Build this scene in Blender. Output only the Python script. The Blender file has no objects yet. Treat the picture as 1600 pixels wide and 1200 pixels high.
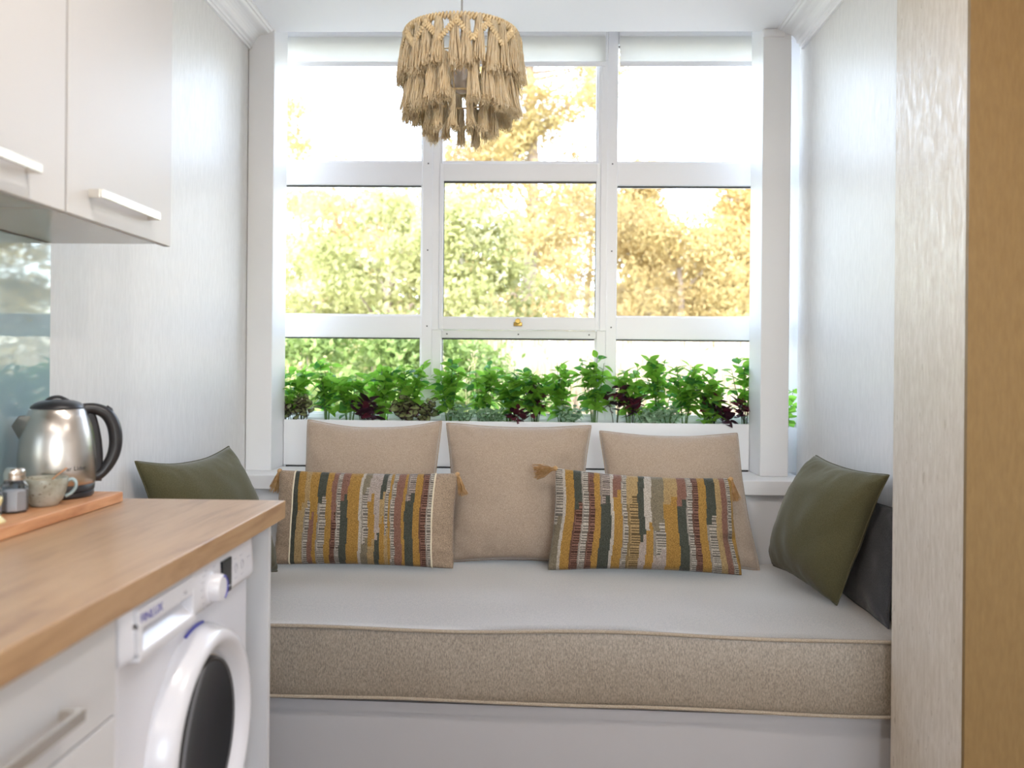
import bpy, bmesh, math, random
import numpy as np
from mathutils import Vector, Matrix, noise

C = bpy.context.scene.collection
S = bpy.context.scene
PI = math.pi

# ------------------------------------------------------------------ camera
F_PX = 1350.0
psi = math.atan(35 / F_PX)          # slight yaw to the left
rho = math.radians(0.5)             # the camera was held half a degree off level
EYE = Vector((0, 0, 1.21))
cd = bpy.data.cameras.new('camera')
cam = bpy.data.objects.new('camera', cd)
C.objects.link(cam)
cd.sensor_width = 36
cd.sensor_fit = 'HORIZONTAL'
cd.lens = F_PX / 1600 * 36
cd.shift_y = -25 / 1600
cd.clip_start = 0.05
cd.clip_end = 400
ax = Vector((-math.sin(psi), math.cos(psi), 0))
rt = Vector((math.cos(psi), math.sin(psi), 0))
up = Vector((0, 0, 1))
u2 = up * math.cos(rho) - rt * math.sin(rho)
r2 = rt * math.cos(rho) + up * math.sin(rho)
M = Matrix.Identity(4)
for i in range(3):
    M[i][0], M[i][1], M[i][2], M[i][3] = r2[i], u2[i], -ax[i], EYE[i]
cam.matrix_world = M
cd.dof.use_dof = True
cd.dof.focus_distance = 2.95
cd.dof.aperture_fstop = 2.4
S.camera = cam

# ------------------------------------------------------------------ world, sun, exposure
w = bpy.data.worlds.new('sky')
S.world = w
w.use_nodes = True
wn = w.node_tree
wn.nodes.clear()
sky = wn.nodes.new('ShaderNodeTexSky')
sky.sky_type = 'NISHITA'
sky.sun_disc = False
sky.sun_elevation = math.radians(42)
sky.sun_rotation = math.radians(200)
sky.air_density = 1.0
sky.dust_density = 1.0
sky.ozone_density = 1.0
bg = wn.nodes.new('ShaderNodeBackground')
bg.inputs[1].default_value = 1.36
wo = wn.nodes.new('ShaderNodeOutputWorld')
hs = wn.nodes.new('ShaderNodeHueSaturation')   # thin high haze: the sky is paler than clear air
hs.inputs['Saturation'].default_value = 0.62
wn.links.new(sky.outputs[0], hs.inputs['Color'])
wn.links.new(hs.outputs[0], bg.inputs[0])
wn.links.new(bg.outputs[0], wo.inputs[0])

sd = bpy.data.lights.new('sun', 'SUN')
sd.energy = 2.8
sd.angle = math.radians(1.0)
sd.color = (1.0, 0.95, 0.86)
sun = bpy.data.objects.new('sun', sd)
C.objects.link(sun)
sun.rotation_euler = Vector((0.22, 0.78, -0.60)).to_track_quat('-Z', 'Y').to_euler()

S.view_settings.view_transform = 'Standard'
S.view_settings.look = 'None'
S.view_settings.gamma = 1
S.view_settings.use_curve_mapping = False
S.view_settings.exposure = 0.65
S.cycles.use_denoising = True
S.cycles.max_bounces = 10
S.cycles.diffuse_bounces = 6
S.cycles.transparent_max_bounces = 24
S.cycles.caustics_reflective = False
S.cycles.caustics_refractive = False
S.cycles.sample_clamp_indirect = 8

# kitchen ceiling downlights; front pair moved ahead of the camera to light the pendant
LAMPS = [(-0.30, 1.25), (0.55, 1.25), (1.9, 0.2), (-0.35, -1.3), (0.75, -1.3), (1.9, -1.3)]
LAMP_W = 8.0
LAMP_COL = (1.0, 0.92, 0.84)
CEIL = 2.635


# ------------------------------------------------------------------ materials
def mat(name, col, rough=0.5, metal=0.0, spec=0.5, coat=0.0, sheen=0.0, emit=None, estr=0.0):
    m = bpy.data.materials.new(name)
    m.use_nodes = True
    b = m.node_tree.nodes['Principled BSDF']
    b.inputs['Base Color'].default_value = (*col, 1)
    b.inputs['Roughness'].default_value = rough
    b.inputs['Metallic'].default_value = metal
    b.inputs['Specular IOR Level'].default_value = spec
    b.inputs['Coat Weight'].default_value = coat
    if sheen:
        b.inputs['Sheen Weight'].default_value = sheen
        b.inputs['Sheen Roughness'].default_value = 0.35
    if emit:
        b.inputs['Emission Color'].default_value = (*emit, 1)
        b.inputs['Emission Strength'].default_value = estr
    return m


def nodes(m):
    return m.node_tree.nodes, m.node_tree.links, m.node_tree.nodes['Principled BSDF']


def ntex(m, scale=(1, 1, 1), nscale=5, detail=4, rough=0.5, coord='Object', dist=0.0):
    n, l, b = nodes(m)
    tc = n.new('ShaderNodeTexCoord')
    mp = n.new('ShaderNodeMapping')
    mp.inputs['Scale'].default_value = scale
    t = n.new('ShaderNodeTexNoise')
    t.inputs['Scale'].default_value = nscale
    t.inputs['Detail'].default_value = detail
    t.inputs['Roughness'].default_value = rough
    t.inputs['Distortion'].default_value = dist
    l.new(tc.outputs[coord], mp.inputs[0])
    l.new(mp.outputs[0], t.inputs[0])
    return t


def ramp(m, src, stops):
    n, l, b = nodes(m)
    r = n.new('ShaderNodeValToRGB')
    while len(r.color_ramp.elements) < len(stops):
        r.color_ramp.elements.new(0.5)
    for e, (p, c) in zip(r.color_ramp.elements, stops):
        e.position = p
        e.color = (*c, 1) if len(c) == 3 else c
    l.new(src, r.inputs[0])
    return r


def bump(m, src, strength, dist=0.002):
    n, l, b = nodes(m)
    bp = n.new('ShaderNodeBump')
    bp.inputs['Strength'].default_value = strength
    bp.inputs['Distance'].default_value = dist
    l.new(src, bp.inputs['Height'])
    old = b.inputs['Normal'].links[0].from_socket if b.inputs['Normal'].links else None
    if old:
        l.new(old, bp.inputs['Normal'])
    l.new(bp.outputs[0], b.inputs['Normal'])
    return bp


def wallpaper(name, c0, c1, rough_lo=0.22, rough_hi=0.5, st=0.5):
    m = mat(name, c0, 0.4, spec=0.35)
    n, l, b = nodes(m)
    t = ntex(m, (24, 24, 5), 4.0, 6, 0.6)
    r = ramp(m, t.outputs[0], [(0.35, c0), (0.7, c1)])
    l.new(r.outputs[0], b.inputs['Base Color'])
    t2 = ntex(m, (30, 30, 9), 2.4, 3, 0.55)
    rr = ramp(m, t2.outputs[0], [(0.40, (rough_hi,) * 3), (0.70, (rough_lo,) * 3)])
    l.new(rr.outputs[0], b.inputs['Roughness'])
    bump(m, t2.outputs[0], st, 0.003)
    bump(m, t.outputs[0], st * 0.6, 0.0015)
    return m


def fabric(name, c0, c1, nscale=260, sheen=0.35, st=0.5, scale=(1, 1, 1), rough=0.9):
    m = mat(name, c0, rough, spec=0.2, sheen=sheen)
    n, l, b = nodes(m)
    t = ntex(m, scale, nscale, 3, 0.65)
    r = ramp(m, t.outputs[0], [(0.33, c0), (0.67, c1)])
    l.new(r.outputs[0], b.inputs['Base Color'])
    bump(m, t.outputs[0], st, 0.002)
    return m


WHITE = mat('white_paint', (0.84, 0.845, 0.865), 0.42)
WHITE_FRAME = mat('white_frame', (0.88, 0.885, 0.91), 0.35)
COLUMN = mat('column_paint', (0.82, 0.825, 0.84), 0.45)
CEILM = mat('ceiling_paint', (0.87, 0.875, 0.92), 0.7)
PAPER = wallpaper('pearl_wallpaper', (0.685, 0.675, 0.665), (0.745, 0.735, 0.725), 0.30, 0.46, 0.14)
PAPER_WARMLIT = wallpaper('warm_lit_pearl_wallpaper', (0.54, 0.475, 0.395), (0.66, 0.60, 0.525), 0.26, 0.5, 0.30)  # pearl wallpaper again, the strip's warmer light put into its colour
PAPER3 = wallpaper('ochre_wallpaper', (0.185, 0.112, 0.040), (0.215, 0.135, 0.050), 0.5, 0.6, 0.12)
SEATM = fabric('seat_fabric', (0.12, 0.092, 0.062), (0.33, 0.265, 0.195), 270, 1.0, 0.9, (1, 1, 0.4))
SEATM.node_tree.nodes['Principled BSDF'].inputs['Specular IOR Level'].default_value = 0.5
SEATM.node_tree.nodes['Principled BSDF'].inputs['Roughness'].default_value = 0.62
SEATM.node_tree.nodes['Principled BSDF'].inputs['Coat Weight'].default_value = 1.0
SEATM.node_tree.nodes['Principled BSDF'].inputs['Coat IOR'].default_value = 1.8
SEATM.node_tree.nodes['Principled BSDF'].inputs['Coat Roughness'].default_value = 0.55
n_, l_, b_ = nodes(SEATM)          # short upright pile: catches light at a flat angle
sh_ = n_.new('ShaderNodeBsdfSheen')
sh_.inputs['Color'].default_value = (0.55, 0.54, 0.53, 1)
sh_.inputs['Roughness'].default_value = 0.3
ad_ = n_.new('ShaderNodeAddShader')
l_.new(b_.outputs[0], ad_.inputs[0])
l_.new(sh_.outputs[0], ad_.inputs[1])
l_.new(ad_.outputs[0], n_['Material Output'].inputs[0])
BEIGE = fabric('beige_fabric', (0.33, 0.25, 0.19), (0.53, 0.42, 0.33), 420, 0.6, 0.5, (1, 1, 0.6))
PIPE = fabric('piping_fabric', (0.27, 0.22, 0.165), (0.42, 0.355, 0.28), 300, 0.4, 0.3)
OLIVE = fabric('olive_fabric', (0.076, 0.069, 0.033), (0.108, 0.098, 0.052), 320, 0.25, 0.25)
CREAM = mat('cream_cord', (0.75, 0.66, 0.50), 0.8)
DOORM = mat('cabinet_laminate', (0.59, 0.585, 0.59), 0.38)
n_, l_, b_ = nodes(DOORM)
t_ = ntex(DOORM, (60, 60, 2.5), 5, 3)
bump(DOORM, t_.outputs[0], 0.05, 0.0006)
CARC = mat('cabinet_underside', (0.62, 0.61, 0.60), 0.16)
APPL = mat('appliance_white', (0.66, 0.66, 0.70), 0.25, coat=0.15)
CHROME = mat('satin_metal', (0.80, 0.76, 0.70), 0.22, 1.0)
BLACK = mat('black_plastic', (0.022, 0.022, 0.026), 0.32)
DGLASS = mat('dark_glass', (0.010, 0.011, 0.013), 0.05, spec=0.25)
BLUE = mat('blue_print', (0.045, 0.045, 0.33), 0.5)
GREYPR = mat('grey_print', (0.42, 0.42, 0.46), 0.5)
DARK = mat('dark_gasket', (0.035, 0.036, 0.04), 0.6)
GOLD = mat('brass', (0.52, 0.35, 0.10), 0.35, 0.8)
SOIL = mat('soil', (0.05, 0.035, 0.025), 0.9)
FLOORM = mat('floor_tile', (0.40, 0.33, 0.26), 0.4)
LAMPE = mat('lamp_lens', (1, 0.9, 0.75), 0.4, emit=LAMP_COL, estr=14)
SPLASH = mat('glass_backsplash', (0.33, 0.46, 0.50), 0.035, spec=0.9, coat=0.6)

# wood of the worktop
WOOD = mat('oak_laminate', (0.4, 0.25, 0.13), 0.34)
n_, l_, b_ = nodes(WOOD)
t_ = ntex(WOOD, (9, 1.0, 9), 2.6, 7, 0.62, dist=0.6)
r_ = ramp(WOOD, t_.outputs[0], [(0.30, (0.27, 0.152, 0.075)), (0.47, (0.405, 0.252, 0.135)), (0.62, (0.46, 0.30, 0.168)), (0.8, (0.35, 0.21, 0.105))])
l_.new(r_.outputs[0], b_.inputs['Base Color'])
bump(WOOD, t_.outputs[0], 0.08, 0.001)
BOARD = mat('beech_board', (0.6, 0.3, 0.15), 0.5)
n_, l_, b_ = nodes(BOARD)
t_ = ntex(BOARD, (14, 1.6, 14), 3.2, 5, 0.6, dist=0.4)
r_ = ramp(BOARD, t_.outputs[0], [(0.3, (0.44, 0.185, 0.075)), (0.55, (0.63, 0.32, 0.16)), (0.8, (0.70, 0.39, 0.21))])
l_.new(r_.outputs[0], b_.inputs['Base Color'])
# brushed steel
STEEL = mat('brushed_steel', (0.60, 0.565, 0.53), 0.27, 1.0)
n_, l_, b_ = nodes(STEEL)
t_ = ntex(STEEL, (1, 1, 260), 4, 2)
bump(STEEL, t_.outputs[0], 0.06, 0.0005)
b_.inputs['Anisotropic'].default_value = 0.6
# stoneware
STONE = mat('speckled_stoneware', (0.5, 0.5, 0.45), 0.32)
n_, l_, b_ = nodes(STONE)
t_ = ntex(STONE, (1, 1, 1), 22, 5, 0.6)
t2_ = ntex(STONE, (1, 1, 1), 150, 2, 0.5)
r1_ = ramp(STONE, t_.outputs[0], [(0.35, (0.25, 0.235, 0.17)), (0.65, (0.46, 0.47, 0.42))])
r2_ = ramp(STONE, t2_.outputs[0], [(0.66, (1, 1, 1)), (0.70, (0.22, 0.14, 0.08))])
mx = n_.new('ShaderNodeMix')
mx.data_type = 'RGBA'
mx.blend_type = 'MULTIPLY'
mx.inputs[0].default_value = 1
l_.new(r1_.outputs[0], mx.inputs[6])
l_.new(r2_.outputs[0], mx.inputs[7])
l_.new(mx.outputs[2], b_.inputs['Base Color'])
STONE_IN = mat('stoneware_glaze', (0.36, 0.47, 0.50), 0.3)
TEA = mat('milky_coffee', (0.50, 0.40, 0.26), 0.3)


def glass_mat(name, tint=(1, 1, 1), gloss=0.03):
    m = bpy.data.materials.new(name)
    m.use_nodes = True
    n, l = m.node_tree.nodes, m.node_tree.links
    n.clear()
    o = n.new('ShaderNodeOutputMaterial')
    t = n.new('ShaderNodeBsdfTransparent')
    t.inputs[0].default_value = (*tint, 1)
    g = n.new('ShaderNodeBsdfGlossy')
    g.inputs['Roughness'].default_value = gloss
    f = n.new('ShaderNodeFresnel')
    f.inputs[0].default_value = 1.10
    x = n.new('ShaderNodeMixShader')
    l.new(f.outputs[0], x.inputs[0])
    l.new(t.outputs[0], x.inputs[1])
    l.new(g.outputs[0], x.inputs[2])
    l.new(x.outputs[0], o.inputs[0])
    return m


PANE = glass_mat('window_glass', (0.98, 0.99, 0.99))
JAR = glass_mat('jar_glass', (0.90, 0.91, 0.94), 0.06)
JAR.node_tree.nodes['Fresnel'].inputs[0].default_value = 1.5


def leafy(name, c0, c1, c2, transl=0.35, nscale=1.3, coord='Object', rough=0.5):
    """foliage: colour drifts between three tones, part of the light passes through"""
    m = mat(name, c1, rough, spec=0.3)
    n, l, b = nodes(m)
    t = ntex(m, (1, 1, 1), nscale, 5, 0.7, coord)
    r = ramp(m, t.outputs[0], [(0.30, c0), (0.50, c1), (0.70, c2)])
    l.new(r.outputs[0], b.inputs['Base Color'])
    tr = n.new('ShaderNodeBsdfTranslucent')
    l.new(r.outputs[0], tr.inputs[0])
    x = n.new('ShaderNodeMixShader')
    x.inputs[0].default_value = transl
    o = n['Material Output']
    l.new(b.outputs[0], x.inputs[1])
    l.new(tr.outputs[0], x.inputs[2])
    l.new(x.outputs[0], o.inputs[0])
    return m


STRAW = leafy('straw_fibre', (0.93, 0.79, 0.54), (0.96, 0.86, 0.66), (0.98, 0.92, 0.78), 0.42, 30)
ROPE = mat('rope_fibre', (0.50, 0.36, 0.17), 0.85)
n_, l_, b_ = nodes(ROPE)
t_ = ntex(ROPE, (1, 1, 1), 90, 3)
r_ = ramp(ROPE, t_.outputs[0], [(0.35, (0.66, 0.51, 0.29)), (0.65, (0.88, 0.74, 0.49))])
l_.new(r_.outputs[0], b_.inputs['Base Color'])
TASS = leafy('tassel_yarn', (0.50, 0.27, 0.09), (0.62, 0.38, 0.17), (0.70, 0.50, 0.30), 0.2, 60)


BLINDM = leafy('blind_fabric', (0.86, 0.86, 0.84), (0.88, 0.88, 0.86), (0.86, 0.86, 0.84), 0.5, 3)


# ------------------------------------------------------------------ mesh helpers
def tag(o, label=None, cat=None, group=None, kind=None):
    if label:
        o['label'] = label
    if cat:
        o['category'] = cat
    if group:
        o['group'] = group
    if kind:
        o['kind'] = kind
    return o


def thing(name, label, cat, loc=(0, 0, 0), group=None, kind=None, rot=None):
    o = bpy.data.objects.new(name, None)
    o.empty_display_size = 0.05
    C.objects.link(o)
    o.location = loc
    if rot is not None:
        o.rotation_euler = rot
    return tag(o, label, cat, group, kind)


def worldloc(o):
    v = Vector((0, 0, 0))
    while o is not None:
        v += o.location
        o = o.parent
    return v


def obj(name, bm, m, parent=None, smooth=False, local=False, sharp=None):
    """link a bmesh as ONE mesh object; its verts are in world space unless local"""
    me = bpy.data.meshes.new(name)
    if parent is not None and not local:
        bmesh.ops.translate(bm, verts=bm.verts, vec=-worldloc(parent))
    bmesh.ops.recalc_face_normals(bm, faces=bm.faces)
    if smooth:
        for f in bm.faces:
            f.smooth = True
        if sharp:
            for e in bm.edges:
                if len(e.link_faces) == 2 and e.calc_face_angle(0) > sharp:
                    e.smooth = False
    bm.to_mesh(me)
    bm.free()
    if m:
        for k in (m if isinstance(m, (list, tuple)) else [m]):
            me.materials.append(k)
    o = bpy.data.objects.new(name, me)
    o.parent = parent
    C.objects.link(o)
    return o


def box(bm, x0, x1, y0, y1, z0, z1, bev=0.0, seg=2):
    r = bmesh.ops.create_cube(bm, size=1)
    vs = r['verts']
    for v in vs:
        v.co = Vector(((x0 + x1) / 2 + v.co.x * (x1 - x0), (y0 + y1) / 2 + v.co.y * (y1 - y0), (z0 + z1) / 2 + v.co.z * (z1 - z0)))
    if bev:
        es = list({e for v in vs for e in v.link_edges})
        bmesh.ops.bevel(bm, geom=es, offset=bev, segments=seg, profile=0.5, affect='EDGES')
    return bm


def boxes(lst, bev=0.0):
    bm = bmesh.new()
    for b in lst:
        box(bm, *b, bev)
    return bm


def bx(*a, bev=0.0, seg=2):
    return box(bmesh.new(), *a, bev, seg)


def tube(bm, pts, r, n=8, closed=False, caps=True, squash=None):
    pts = [Vector(p) for p in pts]
    N = len(pts)
    rs = r if isinstance(r, (list, tuple)) else [r] * N
    rings = []
    prev = None
    for i, p in enumerate(pts):
        if closed:
            t = pts[(i + 1) % N] - pts[i - 1]
        else:
            t = pts[min(i + 1, N - 1)] - pts[max(i - 1, 0)]
        t.normalize()
        if prev is None:
            a = Vector((0, 0, 1)) if abs(t.z) < 0.9 else Vector((1, 0, 0))
            nrm = t.cross(a).normalized()
        else:
            nrm = (prev - t * prev.dot(t))
            nrm = nrm.normalized() if nrm.length > 1e-6 else t.orthogonal().normalized()
        prev = nrm
        b = t.cross(nrm)
        sq = squash or (1, 1)
        rings.append([bm.verts.new(p + (nrm * math.cos(k / n * 2 * PI) * sq[0] + b * math.sin(k / n * 2 * PI) * sq[1]) * rs[i]) for k in range(n)])
    for i in range(N if closed else N - 1):
        A, B = rings[i], rings[(i + 1) % N]
        for k in range(n):
            bm.faces.new((A[k], A[(k + 1) % n], B[(k + 1) % n], B[k]))
    if caps and not closed:
        bm.faces.new(rings[0][::-1])
        bm.faces.new(rings[-1])
    return bm


def lathe(bm, prof, n=32, mtx=None, cap0=True, cap1=True):
    rings = []
    for r, z in prof:
        rings.append([bm.verts.new((r * math.cos(k / n * 2 * PI), r * math.sin(k / n * 2 * PI), z)) for k in range(n)])
    for A, B in zip(rings, rings[1:]):
        for k in range(n):
            bm.faces.new((A[k], A[(k + 1) % n], B[(k + 1) % n], B[k]))
    if cap0:
        bm.faces.new(rings[0][::-1])
    if cap1:
        bm.faces.new(rings[-1])
    if mtx is not None:
        bmesh.ops.transform(bm, matrix=mtx, verts=[v for R in rings for v in R])
    return bm


def prism(bm, outline, axis_vec):
    """extrude a closed outline (list of 3D points) along axis_vec"""
    a = Vector(axis_vec)
    A = [bm.verts.new(Vector(p)) for p in outline]
    B = [bm.verts.new(Vector(p) + a) for p in outline]
    n = len(A)
    for i in range(n):
        bm.faces.new((A[i], A[(i + 1) % n], B[(i + 1) % n], B[i]))
    bm.faces.new(A[::-1])
    bm.faces.new(B)
    return bm


def catmull(pts, k=6, closed=False):
    pts = [Vector(p) for p in pts]
    out = []
    n = len(pts)
    for i in range(n if closed else n - 1):
        g = (lambda j: pts[j % n]) if closed else (lambda j: pts[max(0, min(n - 1, j))])
        p0, p1, p2, p3 = g(i - 1), g(i), g(i + 1), g(i + 2)
        for s in range(k):
            t = s / k
            out.append(0.5 * ((2 * p1) + (p2 - p0) * t + (2 * p0 - 5 * p1 + 4 * p2 - p3) * t * t + (3 * p1 - p0 - 3 * p2 + p3) * t ** 3))
    if not closed:
        out.append(pts[-1])
    return out


def text_mesh(txt, size, extrude=0.0004):
    c = bpy.data.curves.new('lettering', 'FONT')
    c.body = txt
    c.size = size
    c.extrude = extrude
    c.resolution_u = 2
    t = bpy.data.objects.new('lettering', c)
    C.objects.link(t)
    dg = bpy.context.evaluated_depsgraph_get()
    me = bpy.data.meshes.new_from_object(t.evaluated_get(dg))
    bpy.data.objects.remove(t)
    bpy.data.curves.remove(c)
    me.materials.clear()
    return me


# ------------------------------------------------------------------ room shell
WL, WR = -1.224, 1.11      # alcove walls


def struct(name, bm, m, label, cat):
    return tag(obj(name, bm, m), label, cat, kind='structure')


struct('floor', bx(-1.5, 3.4, -2.8, 4.1, -0.15, -0.03), FLOORM, 'pale beige floor under the counter and bench', 'floor')
struct('ceiling', boxes([(-1.5, 3.4, -2.8, 3.66, CEIL, CEIL + 0.25), (-1.5, 1.45, 3.66, 4.12, 2.79, 2.885)]), CEILM,
       'smooth pale blue white ceiling above the window alcove', 'ceiling')
struct('wall_left', bx(-1.45, WL, -2.8, 3.655, -0.03, CEIL), PAPER, 'pearl white streaked wallpaper wall behind the kettle', 'wall')
struct('wall_right', bx(WR, 1.36, 2.443, 3.68, -0.03, CEIL), PAPER, 'pearl white streaked wallpaper wall behind the larger olive cushion', 'wall')
struct('wall_right_end', bx(1.005, 1.36, 2.046, 2.443, -0.03, CEIL), PAPER_WARMLIT, 'shimmering pearl wallpapered wall end, warm light put into its colour, in front of the bench', 'wall')
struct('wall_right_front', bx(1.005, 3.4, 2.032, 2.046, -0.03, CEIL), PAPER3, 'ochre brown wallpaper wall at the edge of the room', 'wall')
struct('wall_side', bx(3.2, 3.4, -2.8, 2.03, -0.03, CEIL), WHITE, 'white side wall of the kitchen', 'wall')
struct('wall_back', boxes([(-1.224, 0.3, -2.8, -2.6, -0.03, CEIL), (2.1, 3.2, -2.8, -2.6, -0.03, CEIL), (0.3, 2.1, -2.8, -2.6, -0.03, 0.95), (0.3, 2.1, -2.8, -2.6, 2.30, CEIL)]), WHITE, 'white back wall of the kitchen', 'wall')
# bay: wall below the ledge and the ledge itself
struct('wall_below_window', bx(-1.36, 1.30, 3.52, 4.08, 0, 0.705), WHITE, 'white low wall under the window ledge behind the cushions', 'wall')
bm = boxes([(WL, WR, 3.485, 3.80, 0.708, 0.766)], 0.003)
box(bm, -1.31, 1.225, 3.80, 3.974, 0.708, 0.760)
struct('trim_ledge', bm, WHITE, 'white window ledge behind the beige cushions', 'ledge')
# columns
for i, (x0, x1, lab) in enumerate([(-1.222, -1.112, 'white square column between the left wall and the window'),
                                    (0.944, 1.062, 'white square column between the window and the right wall')]):
    bm = bmesh.new()
    box(bm, x0, x1, 3.632, 3.83, 0.766, 2.79, 0.004)
    if i == 1:
        box(bm, x0 - 0.001, x1 - 0.03, 3.622, 3.66, 2.60, 2.634, 0.006)
    struct('trim_%d' % (i + 1), bm, COLUMN, lab, 'column')


# cornices
def cornice(name, xw, sgn, y0, y1, lab):
    prof = [(0, -0.085), (0.010, -0.085), (0.012, -0.076), (0.018, -0.074), (0.020, -0.064), (0.028, -0.060)]
    for k in range(7):
        a = k / 6 * PI / 2
        prof.append((0.030 + 0.052 * (1 - math.cos(a)) * 0.95, -0.058 + 0.038 * math.sin(a)))
    prof += [(0.086, -0.018), (0.092, -0.012), (0.100, -0.012), (0.104, -0.004), (0.112, -0.004), (0.112, 0.0), (0, 0)]
    bm = bmesh.new()
    prism(bm, [(xw + sgn * a, y0, CEIL + b) for a, b in prof], (0, y1 - y0, 0))
    return struct(name, bm, WHITE, lab, 'cornice')


cornice('trim_3', WL, 1, -2.6, 3.632, 'white stepped cornice moulding along the left wall')
cornice('trim_4', WR, -1, 2.443, 3.632, 'white stepped cornice moulding along the right alcove wall')

# ------------------------------------------------------------------ windows
ZR = [(0.90, 0.992), (1.346, 1.447), (2.053, 2.158), (2.70, 2.79)]   # bottom rail, two transoms, head
Y0, Y1 = 3.975, 4.05
YG = 4.012


def window(name, x0, x1, st0, st1, label, sash=False):
    """x0..x1 clear opening, st0/st1 stile widths"""
    r = thing(name, label, 'window', ((x0 + x1) / 2, 4.0, 0.9), kind='structure')
    bm = bmesh.new()
    box(bm, x0 - st0, x0, Y0, Y1, 0.90, 2.79, 0.003)
    box(bm, x1, x1 + st1, Y0, Y1, 0.90, 2.79, 0.003)
    for a, b in ZR:
        if sash and a in (1.346, 2.053):
            continue
        box(bm, x0, x1, Y0 + 0.006, Y1, a, b, 0.003)
    if sash:
        box(bm, x0, x1, Y0 + 0.006, Y1, 1.347, 1.383, 0.003)
        box(bm, x0, x1, Y0 + 0.012, Y1, 2.12, 2.159, 0.003)
    obj('frame', bm, WHITE_FRAME, r)
    for (a, b), (c, d) in zip(ZR, ZR[1:]):
        if sash and a == 1.346:
            continue
        obj('pane', bx(x0 - 0.004, x1 + 0.004, YG, YG + 0.004, b - 0.004, c + 0.004), PANE, r)
        bm = bmesh.new()
        box(bm, x0, x1, YG - 0.012, YG - 0.002, c - 0.006, c + 0.001)
        if c < 2.6:
            box(bm, x0, x0 + 0.003, YG - 0.012, YG - 0.002, b, c)
        obj('gasket', bm, DARK, r)
    # glazing beads
    bm = bmesh.new()
    for (a, b), (c, d) in zip(ZR, ZR[1:]):
        if sash and a == 1.346:
            continue
        box(bm, x0, x1, Y0 + 0.014, YG, b, b + 0.008)
        box(bm, x1 - 0.008, x1, Y0 + 0.014, YG, b + 0.008, c)
    obj('glazing_bead', bm, WHITE_FRAME, r)
    return r


GAPL, GAPR = -0.524, 0.374        # inner edges of the side windows
CX0, CX1 = -0.430, 0.283          # centre opening
wl = window('window_1', -1.24, GAPL, 0.09, 0.049, 'left white framed fixed window with three panes stacked')
wc = window('window_2', CX0, CX1, 0.045, 0.042, 'centre white framed window with a sliding middle sash and brass latch', True)
wr = window('window_3', GAPR, 1.16, 0.049, 0.09, 'right white framed fixed window with three panes stacked')
# sliding sash of the centre window
bm = bmesh.new()
sx0, sx1, sz0, sz1 = CX0 - 0.012, CX1 + 0.012, 1.385, 2.150
box(bm, sx0, CX0 + 0.006, 3.962, 4.0, sz0, sz1, 0.003)
box(bm, CX1 - 0.006, sx1, 3.962, 4.0, sz0, sz1, 0.003)
box(bm, CX0, CX1, 3.964, 4.0, sz0, 1.444, 0.003)
box(bm, CX0, CX1, 3.964, 4.0, 2.068, sz1, 0.003)
sash = obj('sash', bm, WHITE_FRAME, wc)
obj('pane', bx(CX0, CX1, 3.985, 3.989, 1.44, 2.072), PANE, sash, local=False)
bm = bmesh.new()
box(bm, CX0 + 0.006, CX1 - 0.006, 3.974, 3.984, 2.061, 2.069)
box(bm, CX0 + 0.005, CX0 + 0.009, 3.974, 3.984, 1.444, 2.065)
box(bm, CX1 - 0.009, CX1 - 0.005, 3.974, 3.984, 1.444, 2.065)
obj('gasket', bm, DARK, sash)
bm = bmesh.new()
box(bm, -0.097, -0.058, 3.955, 3.966, 1.402, 1.420, 0.002)
lathe(bm, [(0.013, 0), (0.013, 0.010), (0.009, 0.014)], 14, Matrix.Translation((-0.0775, 3.960, 1.424)) @ Matrix.Rotation(PI / 2, 4, 'X'))
obj('latch', bm, GOLD, sash, smooth=True, sharp=0.6)
# guide tracks left and right of the sash, with screws
for x0, x1 in ((-0.475, CX0 - 0.014), (CX1 + 0.014, 0.326)):
    obj('track', boxes([(x0, x1, 3.966, 3.976, 1.383, 2.62)], 0.002), WHITE_FRAME, wc)


def screw(x, z, y, par):
    obj('screw', lathe(bmesh.new(), [(0.0035, 0), (0.0035, 0.002), (0.002, 0.003)], 8, Matrix.Translation((x, y, z)) @ Matrix.Rotation(PI / 2, 4, 'X')), DARK, par)


for z in (1.40, 1.75, 2.15):
    screw(-0.497, z, 3.974, wl)
    screw(0.350, z, 3.974, wr)
for x in (-0.405, -0.075, 0.250):
    screw(x, 1.365, 3.98, wc)
# side windows of the bay
for nm, xs, lab in (('window_4', -1.345, 'narrow side window of the bay behind the left column'), ('window_5', 1.255, 'narrow side window of the bay behind the right column')):
    r = thing(nm, lab, 'window', (xs, 3.83, 0.9), kind='structure')
    ya, yb = (3.66, 4.05) if xs < 0 else (3.685, 4.05)
    L = [(xs - 0.03, xs + 0.03, ya, ya + 0.05, 0.70, 2.79), (xs - 0.03, xs + 0.03, yb - 0.05, yb, 0.70, 2.79)]
    for a, b in [(0.70, 0.992)] + ZR[1:]:
        L.append((xs - 0.028, xs + 0.028, ya + 0.05, yb - 0.05, a, b))
    obj('frame', boxes(L, 0.003), WHITE_FRAME, r)
    for (a, b), (c, d) in zip(ZR, ZR[1:]):
        obj('pane', bx(xs - 0.002, xs + 0.002, ya + 0.045, yb - 0.045, b - 0.004, c + 0.004), PANE, r)
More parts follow.
